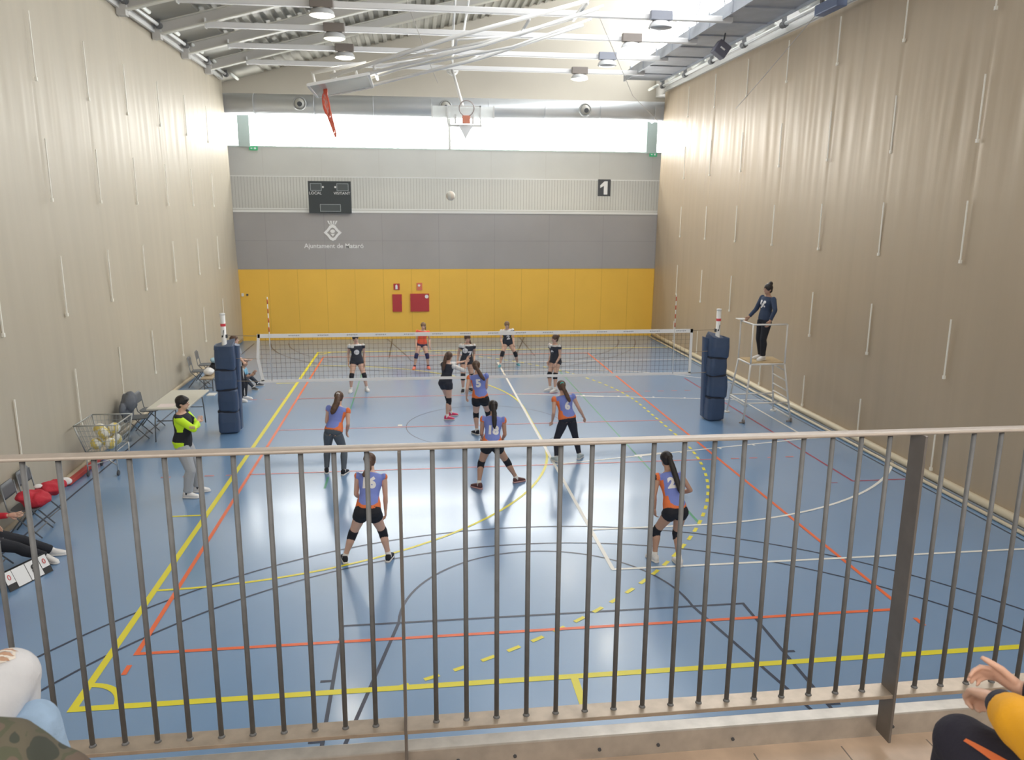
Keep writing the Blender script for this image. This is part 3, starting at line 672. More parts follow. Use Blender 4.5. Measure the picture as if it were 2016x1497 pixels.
def folding_chair(x, y, ang, label, cat='chair', group='folding chairs by the left curtain'):
    t = thing('folding_chair', label, cat, (0, 0, 0), group); 
    b = MB()
    b.loft([((0, 0, .435), V((.0, .20, 0)), V((.2, 0, 0))), ((0, 0, .455), V((0, .20, 0)), V((.2, 0, 0)))], 20, power=.5); b.build('seat', M_chair, t, bevel=.006)
    MB().loft([(V((-.225+dx, 0, z)), V((0, wd, 0)), V((.012, 0, 0))) for z, dx, wd in ((.62, 0, .17), (.65, -.005, .2), (.78, -.03, .205), (.84, -.04, .17))], 16, power=.6).build('backrest', M_chair, t, smooth=True)
    for s in (-1, 1):
        MB().tube([(-.25, s*.2, .8), (-.20, s*.2, .46), (.22, s*.2, .01)], .011, 8).build('leg', M_leg, t, smooth=True)
        MB().tube([(.05, s*.19, .43), (-.28, s*.19, .01)], .011, 8).build('leg', M_leg, t, smooth=True)
    MB().tube([(.14, -.2, .1), (.14, .2, .1)], .009, 8).tube([(-.22, -.19, .1), (-.22, .19, .1)], .009, 8).build('stretcher', M_leg, t, smooth=True)
    t.location = (x, y, 0); t.rotation_euler = (0, 0, ang)
    return t
folding_chair(-7.32, -.25, .15, 'dark folding chair at the cream table with a grey coat over its back')
folding_chair(-7.28, .42, .0, 'dark folding chair behind coat chair, at far half of the table')
folding_chair(-7.22, -4.86, .0, 'dark folding chair with raised empty backrest beside the red jackets')
folding_chair(-7.16, -5.45, .05, 'folding chair covered by piled red jackets')
folding_chair(-7.12, -6.72, .15, 'folding chair under the seated person in red at left edge')
folding_chair(-7.35, 4.75, .1, 'dark folding chair behind the far bench')
folding_chair(-7.4, 5.7, .1, 'farthest dark folding chair along the left curtain')
def lump(name, secs, mt, label, cat, loc, nz=.02, n=18, group=None, seed=0, vox=.02):
    mb = MB(); 
    for sc in secs: mb.loft(sc, n)
    me = remesh(mb, vox, 2)
    for v in me.vertices:
        q = v.co*9+V((seed, 0, 0)); v.co += V((noise.noise(q), noise.noise(q+V((5, 0, 0))), noise.noise(q+V((0, 7, 0)))))*nz
    me.transform(Matrix.Translation(-V(loc))); me.materials.append(mt)
    o = bpy.data.objects.new(name, me); C.objects.link(o); o.location = loc
    return tag(o, label, cat, group)
def el(c, a, b_, h):
    c = V(c); return [(c+V((0, 0, -h)), V((a*.5, 0, 0)), V((0, b_*.5, 0))), (c+V((0, 0, -h*.5)), V((a*.9, 0, 0)), V((0, b_*.9, 0))), (c, V((a, 0, 0)), V((0, b_, 0))), (c+V((0, 0, h*.5)), V((a*.85, 0, 0)), V((0, b_*.85, 0))), (c+V((0, 0, h)), V((a*.4, 0, 0)), V((0, b_*.4, 0)))]
lump('grey_coat', [el((-7.52, -.27, .66), .11, .27, .30), el((-7.44, -.27, .80), .13, .25, .20), el((-7.50, -.58, .70), .06, .12, .12)], mat('coat_grey', (.13, .14, .16), .9, bump=.2), 'dark grey coat draped over chair back by the table', 'coat', (-7.5, -.25, .6))
M_redj = mat('red_jacket_cloth', (.52, .025, .045), .8, bump=.2)
lump('red_jacket', [el((-7.08, -4.95, .54), .18, .20, .10), el((-7.0, -4.8, .56), .12, .13, .08)], M_redj, 'red jacket bundled on chair seat, the far one of the pair, white collar', 'jacket', (-7.08, -4.95, .5), .03)
lump('red_jacket', [el((-7.05, -5.42, .55), .20, .22, .11), el((-7.16, -5.48, .62), .12, .17, .08)], M_redj, 'red jacket heaped on the chair nearer to the seated person', 'jacket', (-7.05, -5.42, .5), .03, seed=4)
lump('white_shirt', [el((-6.98, -4.64, .54), .11, .10, .05)], M_white_cloth, 'white cloth lying at the end of the red jackets', 'shirt', (-6.96, -4.68, .56), .02, seed=9)
lump('white_towel', [el((-7.12, -5.18, .66), .06, .07, .03)], M_white_cloth, 'small white towel on top between the red jackets', 'towel', (-7.22, -5.22, .7), .01, seed=2)
ct = thing('ball_cart', 'wire ball cart full of yellow and white volleyballs', 'cart', (-7.1, -2.5, 0))
b = MB(); tr = [(-7.5, -2.9), (-6.78, -2.9), (-6.78, -2.08), (-7.5, -2.08)]; br_ = [(-7.38, -2.8), (-6.86, -2.8), (-6.86, -2.18), (-7.38, -2.18)]
for i in range(4):
    a, b2 = tr[i], tr[(i+1) % 4]; c, d = br_[i], br_[(i+1) % 4]
    b.tube([(a[0], a[1], .98), (b2[0], b2[1], .98)], .012, 6); b.tube([(c[0], c[1], .46), (d[0], d[1], .46)], .012, 6); b.tube([(a[0], a[1], .98), (c[0], c[1], .46)], .012, 6)
fo = b.build('cart_frame', mat('cart_wire', (.42, .43, .42), .4, metal=.6), ct, smooth=True)
b = MB()
for i in range(4):
    a, b2 = tr[i], tr[(i+1) % 4]; c, d = br_[i], br_[(i+1) % 4]
    for k in range(1, 10):
        t_ = k/10; p = V((*a, .98)).lerp(V((*b2, .98)), t_); q = V((*c, .46)).lerp(V((*d, .46)), t_); b.tube([p, q], .003, 4, False)
    for k in range(1, 5):
        t_ = k/5; b.tube([V((*a, .98)).lerp(V((*c, .46)), t_), V((*b2, .98)).lerp(V((*d, .46)), t_)], .003, 4, False)
for k in range(1, 8): b.tube([(-7.38+k*.065, -2.8, .46), (-7.38+k*.065, -2.18, .46)], .003, 4, False)
b.build('wire_basket', mat('cart_wire2', (.36, .38, .37), .5, metal=.4), ct)
b = MB()
for c in br_: b.tube([(c[0], c[1], .46), (c[0], c[1], .1)], .012, 6)
b.tube([(-7.38, -2.8, .2), (-6.86, -2.18, .2)], .01, 6).tube([(-6.86, -2.8, .2), (-7.38, -2.18, .2)], .01, 6); b.build('cart_leg_frame', mat('cart_chrome', (.6, .62, .62), .3, metal=.7), ct, smooth=True)
for c in br_: MB().tube([(c[0]-.015, c[1], .05), (c[0]+.015, c[1], .05)], .048, 14).build('wheel', M_dark, ct)
bl = [(-7.25, -2.66, .575, 'near left'), (-7.0, -2.66, .575, 'near right'), (-7.24, -2.40, .575, 'far left'), (-7.0, -2.38, .575, 'far right'), (-7.12, -2.60, .755, 'topmost at the front'), (-7.01, -2.38, .787, 'topmost at the back'), (-7.25, -2.42, .787, 'topmost at the left')]
for i, (x, y, z, l_) in enumerate(bl): ball((x, y, z), 'yellow and white volleyball in the wire cart, %s' % l_, 'volleyballs in the cart', rot=i*.8)
o = MB().box((-7.58, -3.30, .012), (-7.48, -1.55, .09)).build('red_bar', mat('red_bar_paint', (.50, .06, .05), .6), loc=(-7.66, -2.4, 0), bevel=.01); tag(o, 'long low red bar lying along the left curtain behind the cart', 'bar')
# flip scoreboard
fs = thing('flip_scoreboard', 'black tabletop flip scoreboard with white number cards on the floor', 'scoreboard', (-6.6, -6.95, 0))
q = Matrix.Rotation(math.radians(66), 3, 'Z'); fo_ = V((-6.56, -7.0, 0))
def T(x, y, z): return q @ V((x, y, z)) + fo_
b = MB()
for yy in (0,):
    P0 = [T(-.32, -.13, 0), T(.32, -.13, 0), T(.32, -.01, .23), T(-.32, -.01, .23)]; P1 = [T(-.32, .13, 0), T(.32, .13, 0), T(.32, .01, .23), T(-.32, .01, .23)]
    for PP in (P0, P1):
        vs = [b.bm.verts.new(p) for p in PP]; b._f(vs)
so = b.build('stand', M_black, fs); sm = so.modifiers.new('s', 'SOLIDIFY'); sm.thickness = .008
sl = math.atan2(.23, .12)
for (x0, x1, h, col, ch, cs) in ((-.315, -.20, .17, 0, '0', .12), (-.19, -.005, .25, 1, '0', .2), (.005, .19, .25, 1, '8', .2), (.20, .315, .17, 0, '0', .12)):
    def S_(x, t_, e): return T(x, -.13+.12*t_-.0089*e, .23*t_+.0046*e)
    b = MB(); vs = [b.bm.verts.new(S_(x, t_, 1)) for x, t_ in ((x0, .97-h/.27), (x1, .97-h/.27), (x1, .97), (x0, .97))]; b._f(vs)
    co = b.build('number_card', M_text, fs); sm = co.modifiers.new('s', 'SOLIDIFY'); sm.thickness = .003
    if ch and not (ch == '0' and cs == .2):
        me = text_mesh(ch, cs*.85, .0006, .004 if cs > .15 else 0); me.transform(Matrix.Translation(T((x0+x1)/2, -.13+.12*(.97-h/.54)-.014, .23*(.97-h/.54)+.006)) @ q.to_4x4() @ Matrix.Rotation(sl, 4, 'X'))
        me.transform(Matrix.Translation(-wloc(co))); me.materials.append(M_black if cs > .15 else mat('red_print', (.6, .05, .05), .6))
        no = bpy.data.objects.new('digit', me); C.objects.link(no); no.parent = co
# far bench with bags
bn = thing('wooden_bench', 'low bench by the left curtain behind the left post', 'bench', (-6.95, 4.8, 0))
MB().box((-7.12, 3.9, .36), (-6.82, 6.0, .40)).build('seat', mat('bench_wood', (.42, .33, .22), .5, var=.1, scale=6), bn, bevel=.008)
for y in (4.1, 5.8): MB().tube([(-7.08, y, .36), (-7.08, y, .01)], .016, 8).tube([(-6.86, y, .36), (-6.86, y, .01)], .016, 8).tube([(-7.08, y, .1), (-6.86, y, .1)], .012, 8).build('leg_frame', M_leg, bn)
lump('black_bag', [el((-6.95, 4.95, .53), .17, .3, .12)], M_cloth_black, 'black sports bag on the far bench', 'bag', (-6.95, 4.95, .42), .02, seed=3)
lump('white_bag', [el((-7.0, 4.35, .50), .14, .2, .09)], M_white_cloth, 'white bag on the near end of far bench', 'bag', (-7.0, 4.35, .42), .02, seed=5)
lump('light_blue_jacket', [el((-6.95, 4.85, .72), .12, .16, .07)], mat('pale_blue_cloth', (.35, .52, .62), .8), 'light blue jacket lying on the black bag', 'jacket', (-6.95, 4.85, .66), .02, seed=6)
o = MB().box((-6.9, 3.55, .0), (-6.7, 3.85, .02)).build('white_folder', M_white, loc=(-6.8, 3.7, 0)); tag(o, 'white folder on the floor before the far bench', 'folder')
# ================================================================== PEOPLE
SKIN = mat('skin_light', (.70, .44, .33), .55); SKIN2 = mat('skin_tan', (.52, .31, .22), .55)
HB = mat('hair_brown', (.10, .055, .035), .6, var=.3, scale=30, stretch=(1, 1, .2)); HK = mat('hair_black', (.018, .014, .014), .5); HBL = mat('hair_light_brown', (.22, .13, .07), .6, var=.3, scale=30)
M_blue = mat('jersey_blue', (.20, .26, .66), .7, bump=.05); M_org = mat('jersey_orange', (.82, .20, .06), .7, bump=.05)
M_jblk = mat('jersey_black', (.030, .034, .050), .75); M_pad = mat('knee_pad_black', (.012, .014, .022), .8)
M_eye = mat('eye_dark', (.02, .015, .012), .3); M_lip = mat('lips', (.45, .16, .14), .5)
M_sole = mat('sole_white', (.78, .77, .75), .6)
def ik(a, c, l1, l2, hint):
    a, c, h = V(a), V(c), V(hint); d = c-a; L = d.length
    if L > (l1+l2)*.995: k = L/((l1+l2)*.995); l1 *= k; l2 *= k
    x = (l1*l1-l2*l2+L*L)/(2*L); hgt = math.sqrt(max(0, l1*l1-x*x)); u = d.normalized()
    p = h-u*h.dot(u)
    if p.length < 1e-4: p = V((0, 0, 1)).cross(u)
    return a+u*x+p.normalized()*hgt
def person(name, label, H, face, pelvis, neck, head, hands, feet, spec, loc=None, group=None, kneehint=None, elbhint=None, voxel=.011, footdir=None):
    """face: heading in radians, 0 = looking towards the back wall; hands, feet: (left, right)"""
    th = face; Fv = V((math.sin(th), math.cos(th), 0)); Rv = V((math.cos(th), -math.sin(th), 0)); U = V((0, 0, 1))
    pelvis, neck, head = V(pelvis), V(neck), V(head)
    base = V(loc) if loc else V((pelvis.x, pelvis.y, 0))
    t = thing('person', label, 'person', base, group)
    sp = (neck-pelvis); SL = sp.length; sp.normalize()
    Rt = (Rv-sp*Rv.dot(sp)).normalized(); Ft = sp.cross(Rt)*-1
    if Ft.dot(Fv) < 0: Ft = -Ft
    def sec(tt, a, b, fo=0): return (pelvis+sp*SL*tt+Ft*fo*H, Rt*a*H, Ft*b*H)
    TS = [(-.17, .055, .05, 0), (-.08, .090, .062, -.004), (.04, .100, .070, -.008), (.16, .095, .066, -.004), (.36, .076, .054, .002), (.5, .078, .055, .002), (.68, .092, .064, .004), (.84, .098, .058, 0), (.95, .082, .046, -.002), (1.02, .045, .038, 0)]
    wf = spec.get('width', 1)
    TS = [(a, b*wf, c*wf, d) for a, b, c, d in TS]
    B = MB(); B.loft([sec(*q) for q in TS], 18)
    # shoulders
    shl = [pelvis+sp*SL*.90+Rt*s*.112*H*wf for s in (-1, 1)]; hip = [pelvis+Rt*s*.050*H-sp*.03*H for s in (-1, 1)]
    lk = spec.get('look', Fv); lk = V(lk).normalized()
    hu = (head-neck).normalized(); hu = (hu*.55+U*.45).normalized(); lk = (lk-hu*lk.dot(hu)).normalized(); hr = lk.cross(hu)
    ha = (hr, lk, hu)
    B.tube([neck-sp*.03*H, neck.lerp(head, .5), head-hu*.02*H], [.036*H, .031*H, .033*H], 14)
    B.sph(head+hu*.012*H-lk*.004*H, (.046*H, .056*H, .056*H), 18, ha); B.sph(head-hu*.026*H+lk*.014*H, (.034*H, .038*H, .042*H), 14, ha)
    B.tube([head+lk*.046*H+hu*.006*H, head+lk*.066*H-hu*.014*H], [.005*H, .010*H], 8)
    for s in (-1, 1): B.sph(head+hr*s*.046*H-lk*.004*H-hu*.004*H, (.006*H, .012*H, .019*H), 8, ha)
    ul, fl_ = .172*H, .150*H; tl, sl = .250*H, .235*H
    elb, wr, kn, an = [], [], [], []
    for i, s in enumerate((-1, 1)):
        hd = V(hands[i]); eh = V(elbhint[i]) if elbhint else -Ft*.7+Rt*s*.15-U*.8
        w_ = hd-(hd-shl[i]).normalized()*.02*H; e = ik(shl[i], w_, ul, fl_, eh)
        elb.append(e); wr.append(w_)
        B.sph(shl[i]-Rt*s*.006*H, .031*H, 12)
        B.tube([shl[i], shl[i].lerp(e, .4), e], [.029*H, .026*H, .021*H], 12); B.sph(e, .0215*H, 10)
        B.tube([e, e.lerp(w_, .3), w_], [.021*H, .0225*H, .0145*H], 12)
    fd = []
    for i, s in enumerate((-1, 1)):
        f = V(feet[i]); a = f+U*.048*H; kh = V(kneehint[i]) if kneehint else Fv+Rv*s*.25
        k = ik(hip[i], a, tl, sl, kh); kn.append(k); an.append(a)
        d = V(footdir[i]).normalized() if footdir else (Fv+Rv*s*.25).normalized()
        d = V((d.x, d.y, d.z)); fd.append(d)
        tw = spec.get('thigh', 1)
        B.tube([hip[i], hip[i].lerp(k, .25), hip[i].lerp(k, .65), k], [.054*H*tw, .054*H*tw, .043*H*tw, .034*H*tw], 14); B.sph(k, .0345*H*tw, 12)
        calf = (a-k).cross(Rv).normalized(); 
        if calf.dot(Fv) > 0: calf = -calf
        B.tube([k, k.lerp(a, .28)+calf*.008*H, k.lerp(a, .7), a], [.033*H, .036*H, .024*H, .022*H], 14); B.sph(a, .023*H, 10)
        B.tube([a-U*.02*H-d*.01*H, a-U*.03*H+d*.08*H], [.022*H, .014*H], 10)
    me = remesh(B, voxel*H/1.6, 3)
    bm = bmesh.new(); bm.from_mesh(me)
    # hands
    Hm = MB(); Hm.bm.free(); Hm.bm = bm
    for i, s in enumerate((-1, 1)):
        d = (wr[i]-elb[i]).normalized()
        if spec.get('handdir'): d = V(spec['handdir'][i] or d).normalized()
        side = Ft if abs(d.dot(Ft)) < .8 else U*-1
        side = (side-d*side.dot(d)).normalized(); nrm = d.cross(side).normalized()*(1 if s < 0 else -1)
        p0 = wr[i]; p1 = p0+d*.058*H
        Hm.loft([(p0-d*.012*H, side*.014*H, nrm*.011*H), (p0+d*.012*H, side*.020*H, nrm*.012*H), (p0+d*.040*H, side*.0245*H, nrm*.010*H), (p1, side*.022*H, nrm*.007*H)], 10)
        cu = nrm*-1 if False else nrm
        for q, L in ((-1.5, .036), (-.5, .043), (.5, .046), (1.5, .040)):
            a0 = p1+side*q*.0115*H-d*.006*H; a1 = a0+d*L*.45*H+cu*.004*H+side*q*.001*H; a2 = a1+d*L*.36*H+cu*.013*H; a3 = a2+d*L*.16*H+cu*.012*H
            Hm.tube([a0, a1, a2, a3], [.0058*H, .0054*H, .005*H, .0038*H], 6)
        b0 = p0+d*.014*H+side*.018*H; Hm.tube([b0, b0+d*.018*H+side*.016*H, b0+d*.036*H+side*.020*H+cu*.006*H], [.0078*H, .0065*H, .0045*H], 6)
    for v in bm.verts: v.co -= base
    bm.to_mesh(me); bm.free()
    for p in me.polygons: p.use_smooth = True
    me.materials.append(spec.get('skin', SKIN)); bo = bpy.data.objects.new('body', me); C.objects.link(bo); bo.parent = t
    def addme(nm, me_, mats, par=t, lab=None):
        me_.transform(Matrix.Translation(-base)); [me_.materials.append(q) for q in mats]
        o = bpy.data.objects.new(nm, me_); C.objects.link(o); o.parent = par
        if lab: o['label'] = lab
        return o
    # face
    for s in (-1, 1):
        e = MB().sph(head+lk*.049*H+hr*s*.017*H+hu*.006*H, (.0065*H, .005*H, .004*H), 8, ha); e.build('eye', M_eye, t, smooth=True)
    MB().sph(head+lk*.052*H-hu*.034*H, (.011*H, .006*H, .0035*H), 8, ha).build('mouth', M_lip, t, smooth=True)
    # hair
    hm = MB(); hm.sph(head+hu*.022*H-lk*.010*H, (.055*H, .061*H, .057*H), 18, ha); hm.sph(head-hu*.010*H-lk*.022*H, (.047*H, .040*H, .046*H), 16, ha)
    hs = spec.get('hairstyle', 'pony')
    if hs == 'pony' and 'tl' in spec:
        L_, tx = spec['tl']*H, spec.get('tx', 0)*H; tw = spec.get('tailw', 1)
        pts = [head-lk*.040*H+hu*.022*H, head-lk*.066*H+hu*.026*H, head-lk*.082*H-hu*.010*H, neck+sp*.018*H-Ft*.074*H+Rt*tx*.35, neck-sp*L_*.5-Ft*.088*H+Rt*tx*.7, neck-sp*L_*.85-Ft*.088*H+Rt*tx*.95, neck-sp*L_*1.05-Ft*.086*H+Rt*tx]
        hm.tube(pts, [.016*H, .020*H, .023*H*tw, .026*H*tw, .025*H*tw, .019*H*tw, .007*H], 12)
    elif hs == 'pony':
        tail = spec.get('tail', [(0, -.060, .030), (0, -.085, .0), (0, -.078, -.06), (0, -.062, -.13), (0, -.055, -.17)])
        pts = [head+hr*a*H+lk*b*H+hu*c*H if j < 2 else head+hr*a*H+lk*b*H+U*c*H for j, (a, b, c) in enumerate(tail)]
        tw = spec.get('tailw', 1); rr = [.020, .024, .025, .019, .007]; rr = [r_*H*tw for r_ in rr[:len(pts)-1]]+[.007*H]
        hm.tube([head-lk*.04*H+hu*.02*H]+pts, [.016*H]+rr, 12)
    if hs == 'bun': hm.sph(head+hu*.072*H-lk*.045*H, .030*H, 12)
    if hs == 'short': hm.sph(head+hu*.040*H+lk*.012*H, (.046*H, .046*H, .030*H), 14, ha)
    me_ = remesh(hm, .009, 1)
    for v in me_.vertices: v.co += V((noise.noise(v.co*40), noise.noise(v.co*40+V((9, 0, 0))), 0))*.004
    ho = addme('hair', me_, [spec.get('hair', HB)])
    if spec.get('tie'):
        c = head-lk*.062*H+hu*.03*H; MB().torus(c, .016*H, .008*H, lk+hu*.3, 14, 6).build('hair_tie', spec['tie'], t, smooth=True)
    # top
    top = spec['top']; inf = spec.get('inflate', .009)
    J = MB(); z0 = spec.get('hem', -.02)
    js = [(a, b+inf, c+inf, d) for a, b, c, d in TS if z0 < a < .99]; js = [(z0, js[0][1], js[0][2], js[0][3])]+js+[(.99, .058, .044, 0)]
    J.loft([sec(*q) for q in js], 20)
    slv = spec.get('sleeve', .12)
    for i in (0, 1):
        J.sph(shl[i], (.031+inf*(.5 if slv > .16 else .25))*H, 12)
        if slv > 0:
            e = elb[i]; k = min(1, slv/.5); J.tube([shl[i], shl[i].lerp(e, k)], [(.031+inf*.6)*H, (.030+inf*.6-.006*k)*H], 12)
            if slv > .5: k = (slv-.5)/.5; J.sph(e, (.0225+inf*.6)*H, 10); J.tube([e, e.lerp(wr[i], k)], [(.0225+inf*.6)*H, (.018+inf*.5)*H], 12)
    me_ = remesh(J, .011, 2)
    mats = {'blue': [M_blue, M_org, M_pad], 'black': [M_jblk, M_white_cloth], 'plain': [spec.get('topmat', M_jblk), spec.get('topmat2', M_white_cloth)]}[top]
    for p in me_.polygons:
        c = p.center-pelvis; u = c.dot(Rt)/(.1*H); v = c.dot(sp)/SL; w_ = c.dot(Ft); mi = 0
        sh = spec.get('shift', 0); uu = u+sh
        if top == 'blue':
            if abs(uu) > (.80+.06*v if v < .35 else .92+.12*v if v < .78 else 1.25): mi = 1
            if v < .05+.34*max(0, abs(uu)-.35)**1.5: mi = 1
            if w_ > .02*H: mi = 1
            if spec.get('cuffs') and abs(u) > 1.36 and v > .68: mi = 2
        elif top == 'black':
            if v > .78 and u > .42: mi = 1
            if v > .9 and w_ > 0: mi = 1
        elif top == 'plain' and spec.get('paint'): mi = spec['paint'](u, v, w_/H)
        p.material_index = mi
    jo = addme(spec.get('topname', 'jersey'), me_, mats)
    bvh = BVHTree.FromPolygons([v.co.copy() for v in me_.vertices], [tuple(p.vertices) for p in me_.polygons])
    def print_on(txt, size, u0, v0, sgn, mt, nm='number', off=.012, me2=None):
        tm = me2 or text_mesh(txt, size, 0, off)
        bm = bmesh.new(); bm.from_mesh(tm)
        bmesh.ops.triangulate(bm, faces=bm.faces)
        for _ in range(2): bmesh.ops.subdivide_edges(bm, edges=[e for e in bm.edges if e.calc_length() > .03], cuts=1, use_grid_fill=False); bmesh.ops.triangulate(bm, faces=bm.faces)
        dd = -Ft*sgn  # sgn +1: back, so ray travels +Ft
        ce = pelvis+sp*SL*v0+Rt*u0-base
        for v in bm.verts:
            p = ce+Rt*v.co.x*sgn+sp*v.co.y; hit = bvh.ray_cast(p+dd*.5, -dd)
            v.co = (hit[0]+dd*.005) if hit[0] is not None else p+dd*.08*H
        bm.to_mesh(tm); bm.free()
        tm.materials.clear(); tm.materials.append(mt); o = bpy.data.objects.new(nm, tm); C.objects.link(o); o.parent = jo; return o
    for pr in spec.get('prints', []): print_on(*pr)
    # bottoms
    bt = spec.get('bottom', 'shorts'); bmx = spec.get('botmat', M_pad); Bm = MB(); bi = .011
    bs = [(a, b+bi, c+bi, d) for a, b, c, d in TS if a < .15]; Bm.loft([sec(*q) for q in bs], 20)
    for i in (0, 1):
        h, k, a = hip[i], kn[i], an[i]; tw = spec.get('thigh', 1)
        if bt == 'shorts':
            q = spec.get('shortlen', .28); Bm.tube([h, h.lerp(k, q)], [(.058*tw+bi)*H, (.055*tw+bi*.8)*H], 14); Bm.sph(h-Ft*.008*H, (.060*tw+bi)*H, 14)
        else:
            lo = spec.get('loose', .004)
            Bm.tube([h, h.lerp(k, .3), h.lerp(k, .7), k], [(.055+lo)*H, (.054+lo)*H, (.042+lo)*H, (.036+lo)*H], 14); Bm.sph(k, (.036+lo)*H, 12)
            cl = (a-k).cross(Rv).normalized(); cl = -cl if cl.dot(Fv) > 0 else cl
            Bm.tube([k, k.lerp(a, .28)+cl*.008*H, k.lerp(a, .7), k.lerp(a, spec.get('legend', .93))], [(.035+lo)*H, (.038+lo)*H, (.027+lo*1.3)*H, (.024+lo*1.5)*H], 14)
    me_ = remesh(Bm, .011, 2); addme(spec.get('botname', 'shorts' if bt == 'shorts' else 'leggings'), me_, [bmx])
    if spec.get('pads', True):
        for i in (0, 1):
            k, h, a = kn[i], hip[i], an[i]; tw = spec.get('thigh', 1)
            m_ = MB().tube([k.lerp(h, .20), k.lerp(h, .1), k, k.lerp(a, .1), k.lerp(a, .22)], [.040*H*tw, .041*H*tw, .041*H*tw, .039*H, .038*H], 14)
            m_.build('knee_pad', spec.get('padmat', M_pad), t, smooth=True)
    for i in (0, 1):
        a, d = an[i], fd[i]; dz = V((0, 0, 1)); sd = d.cross(dz).normalized(); up_ = sd.cross(d).normalized()
        f0 = a-up_*.048*H; hh = H
        if spec.get('sock', True): MB().tube([a+(kn[i]-a).normalized()*.045*H, a, a-up_*.01*H], [.0245*H, .026*H, .026*H], 12).build('sock', spec.get('sockmat', M_white_cloth), t, smooth=True)
        secs = []
        for x, w_, h_ in ((-.040, .016, .040), (-.030, .023, .062), (0, .025, .066), (.03, .026, .048), (.07, .029, .034), (.098, .024, .026), (.113, .012, .018)):
            secs.append((f0+d*x*hh+up_*(.010*hh+h_*hh*.5), sd*w_*hh, up_*h_*hh*.5))
        so = MB().loft(secs, 14, power=.75).build('shoe', spec.get('shoemat', M_pad), t, smooth=True)
        secs = [(f0+d*x*hh+up_*.009*hh, sd*w_*hh, up_*.009*hh) for x, w_ in ((-.046, .014), (-.038, .024), (0, .026), (.03, .026), (.07, .031), (.10, .026), (.118, .012))]
        MB().loft(secs, 14, power=.6).build('sole', spec.get('solemat', M_sole), so, smooth=True)
    return t
def num(tx, size=.20, u=0, v=.66): return (tx, size, u, v, 1, M_numw)
M_numw = mat('number_white', (.86, .84, .84), .7)
GB = 'players in blue and orange jerseys'; GK = 'players in black and white jerseys'
def arms(p): return p
person('P16', 'player in blue and orange jersey number 16, crouched with back to the spectators', 1.58, 0, (-2.09, -7.08, .83), (-2.05, -6.80, 1.245), (-2.07, -6.69, 1.375),
    ((-2.25, -6.58, .80), (-1.87, -6.80, .66)), ((-2.44, -6.92, 0), (-1.84, -6.94, 0)),
    dict(tl=.06, tx=-.055, top='blue', prints=[num('16', .20, -.02)], hair=HB, tail=[(-.01, -.055, .0), (-.035, -.075, -.03), (-.055, -.06, -.08), (-.062, -.04, -.13)], sleeve=.0, hem=-.04), group=GB)
person('P23', 'player in blue and orange jersey number 23, dark ponytail, white shoes, stepping at right', 1.56, -.18, (2.06, -7.45, .80), (2.035, -7.20, 1.25), (2.02, -7.11, 1.40),
    ((1.84, -7.25, .70), (2.27, -7.02, .84)), ((1.84, -7.36, 0), (2.14, -7.52, 0)),
    dict(tl=.20, tx=.03, top='blue', prints=[num('23', .19, .01)], hair=HK, cuffs=True, shift=-.18, tail=[(.0, -.06, .03), (.005, -.085, 0), (.02, -.085, -.07), (.04, -.085, -.15), (.055, -.085, -.22)], skin=SKIN2, shoemat=M_white_cloth, sleeve=.1, shortlen=.2), group=GB,
    footdir=((-.35, .9, 0), (-.1, 1, 0)), elbhint=((-.4, -.5, -.6), (.7, -.5, -.5)))
person('P6', 'player in blue and orange jersey number 6, black leggings, teal hair tie', 1.60, -.08, (1.48, -2.72, .84), (1.42, -2.58, 1.28), (1.395, -2.5, 1.43),
    ((1.22, -2.55, .74), (1.86, -2.50, .80)), ((1.27, -2.83, 0), (1.75, -2.69, 0)),
    dict(tl=.10, tx=.045, top='blue', prints=[num('6', .20, .02, .50)], hair=HB, tie=mat('teal_tie', (.05, .5, .45), .5), bottom='leggings', botmat=mat('leggings_black', (.022, .025, .04), .8), pads=False, shift=-.24, width=1.05,
         tail=[(.0, -.06, .03), (.01, -.085, 0), (.03, -.08, -.07), (.055, -.075, -.14), (.07, -.07, -.19)], shoemat=mat('shoe_pale_blue', (.45, .55, .6), .6), legend=.9), group=GB, footdir=((-.4, .9, 0), (.5, .8, 0)))
person('P18', 'player in blue and orange jersey number 18, legs wide apart behind the handrail', 1.58, .05, (-.13, -4.18, .82), (-.085, -3.98, 1.26), (-.085, -3.90, 1.405),
    ((-.27, -3.80, .80), (.10, -3.82, .78)), ((-.36, -4.18, 0), (.34, -3.93, 0)),
    dict(tl=.15, tx=.015, top='blue', prints=[num('18', .20, 0, .44)], hair=HK, skin=SKIN2, tail=[(.0, -.06, .03), (.005, -.085, 0), (.01, -.08, -.08), (.02, -.08, -.17), (.03, -.08, -.24)], tailw=1.1, shoemat=mat('shoe_maroon', (.12, .05, .05), .6), solemat=mat('sole_pink', (.6, .35, .35), .6)), group=GB,
    footdir=((-.7, .7, 0), (.9, .4, 0)))
person('P5', 'player in blue and orange jersey number 5, at the net with left arm hanging', 1.62, .12, (-.07, -.95, .88), (-.12, -.88, 1.38), (-.14, -.80, 1.53),
    ((-.36, -.88, .86), (.07, -.60, .95)), ((-.13, -.78, 0), (.20, -.50, 0)),
    dict(tl=.09, tx=.085, top='blue', prints=[num('5', .22, .0, .60)], hair=HB, shift=-.22, tail=[(.01, -.06, .02), (.03, -.085, -.01), (.06, -.085, -.07), (.08, -.08, -.14), (.09, -.08, -.19)]), group=GB, footdir=((-.5, .8, 0), (.4, .9, 0)))
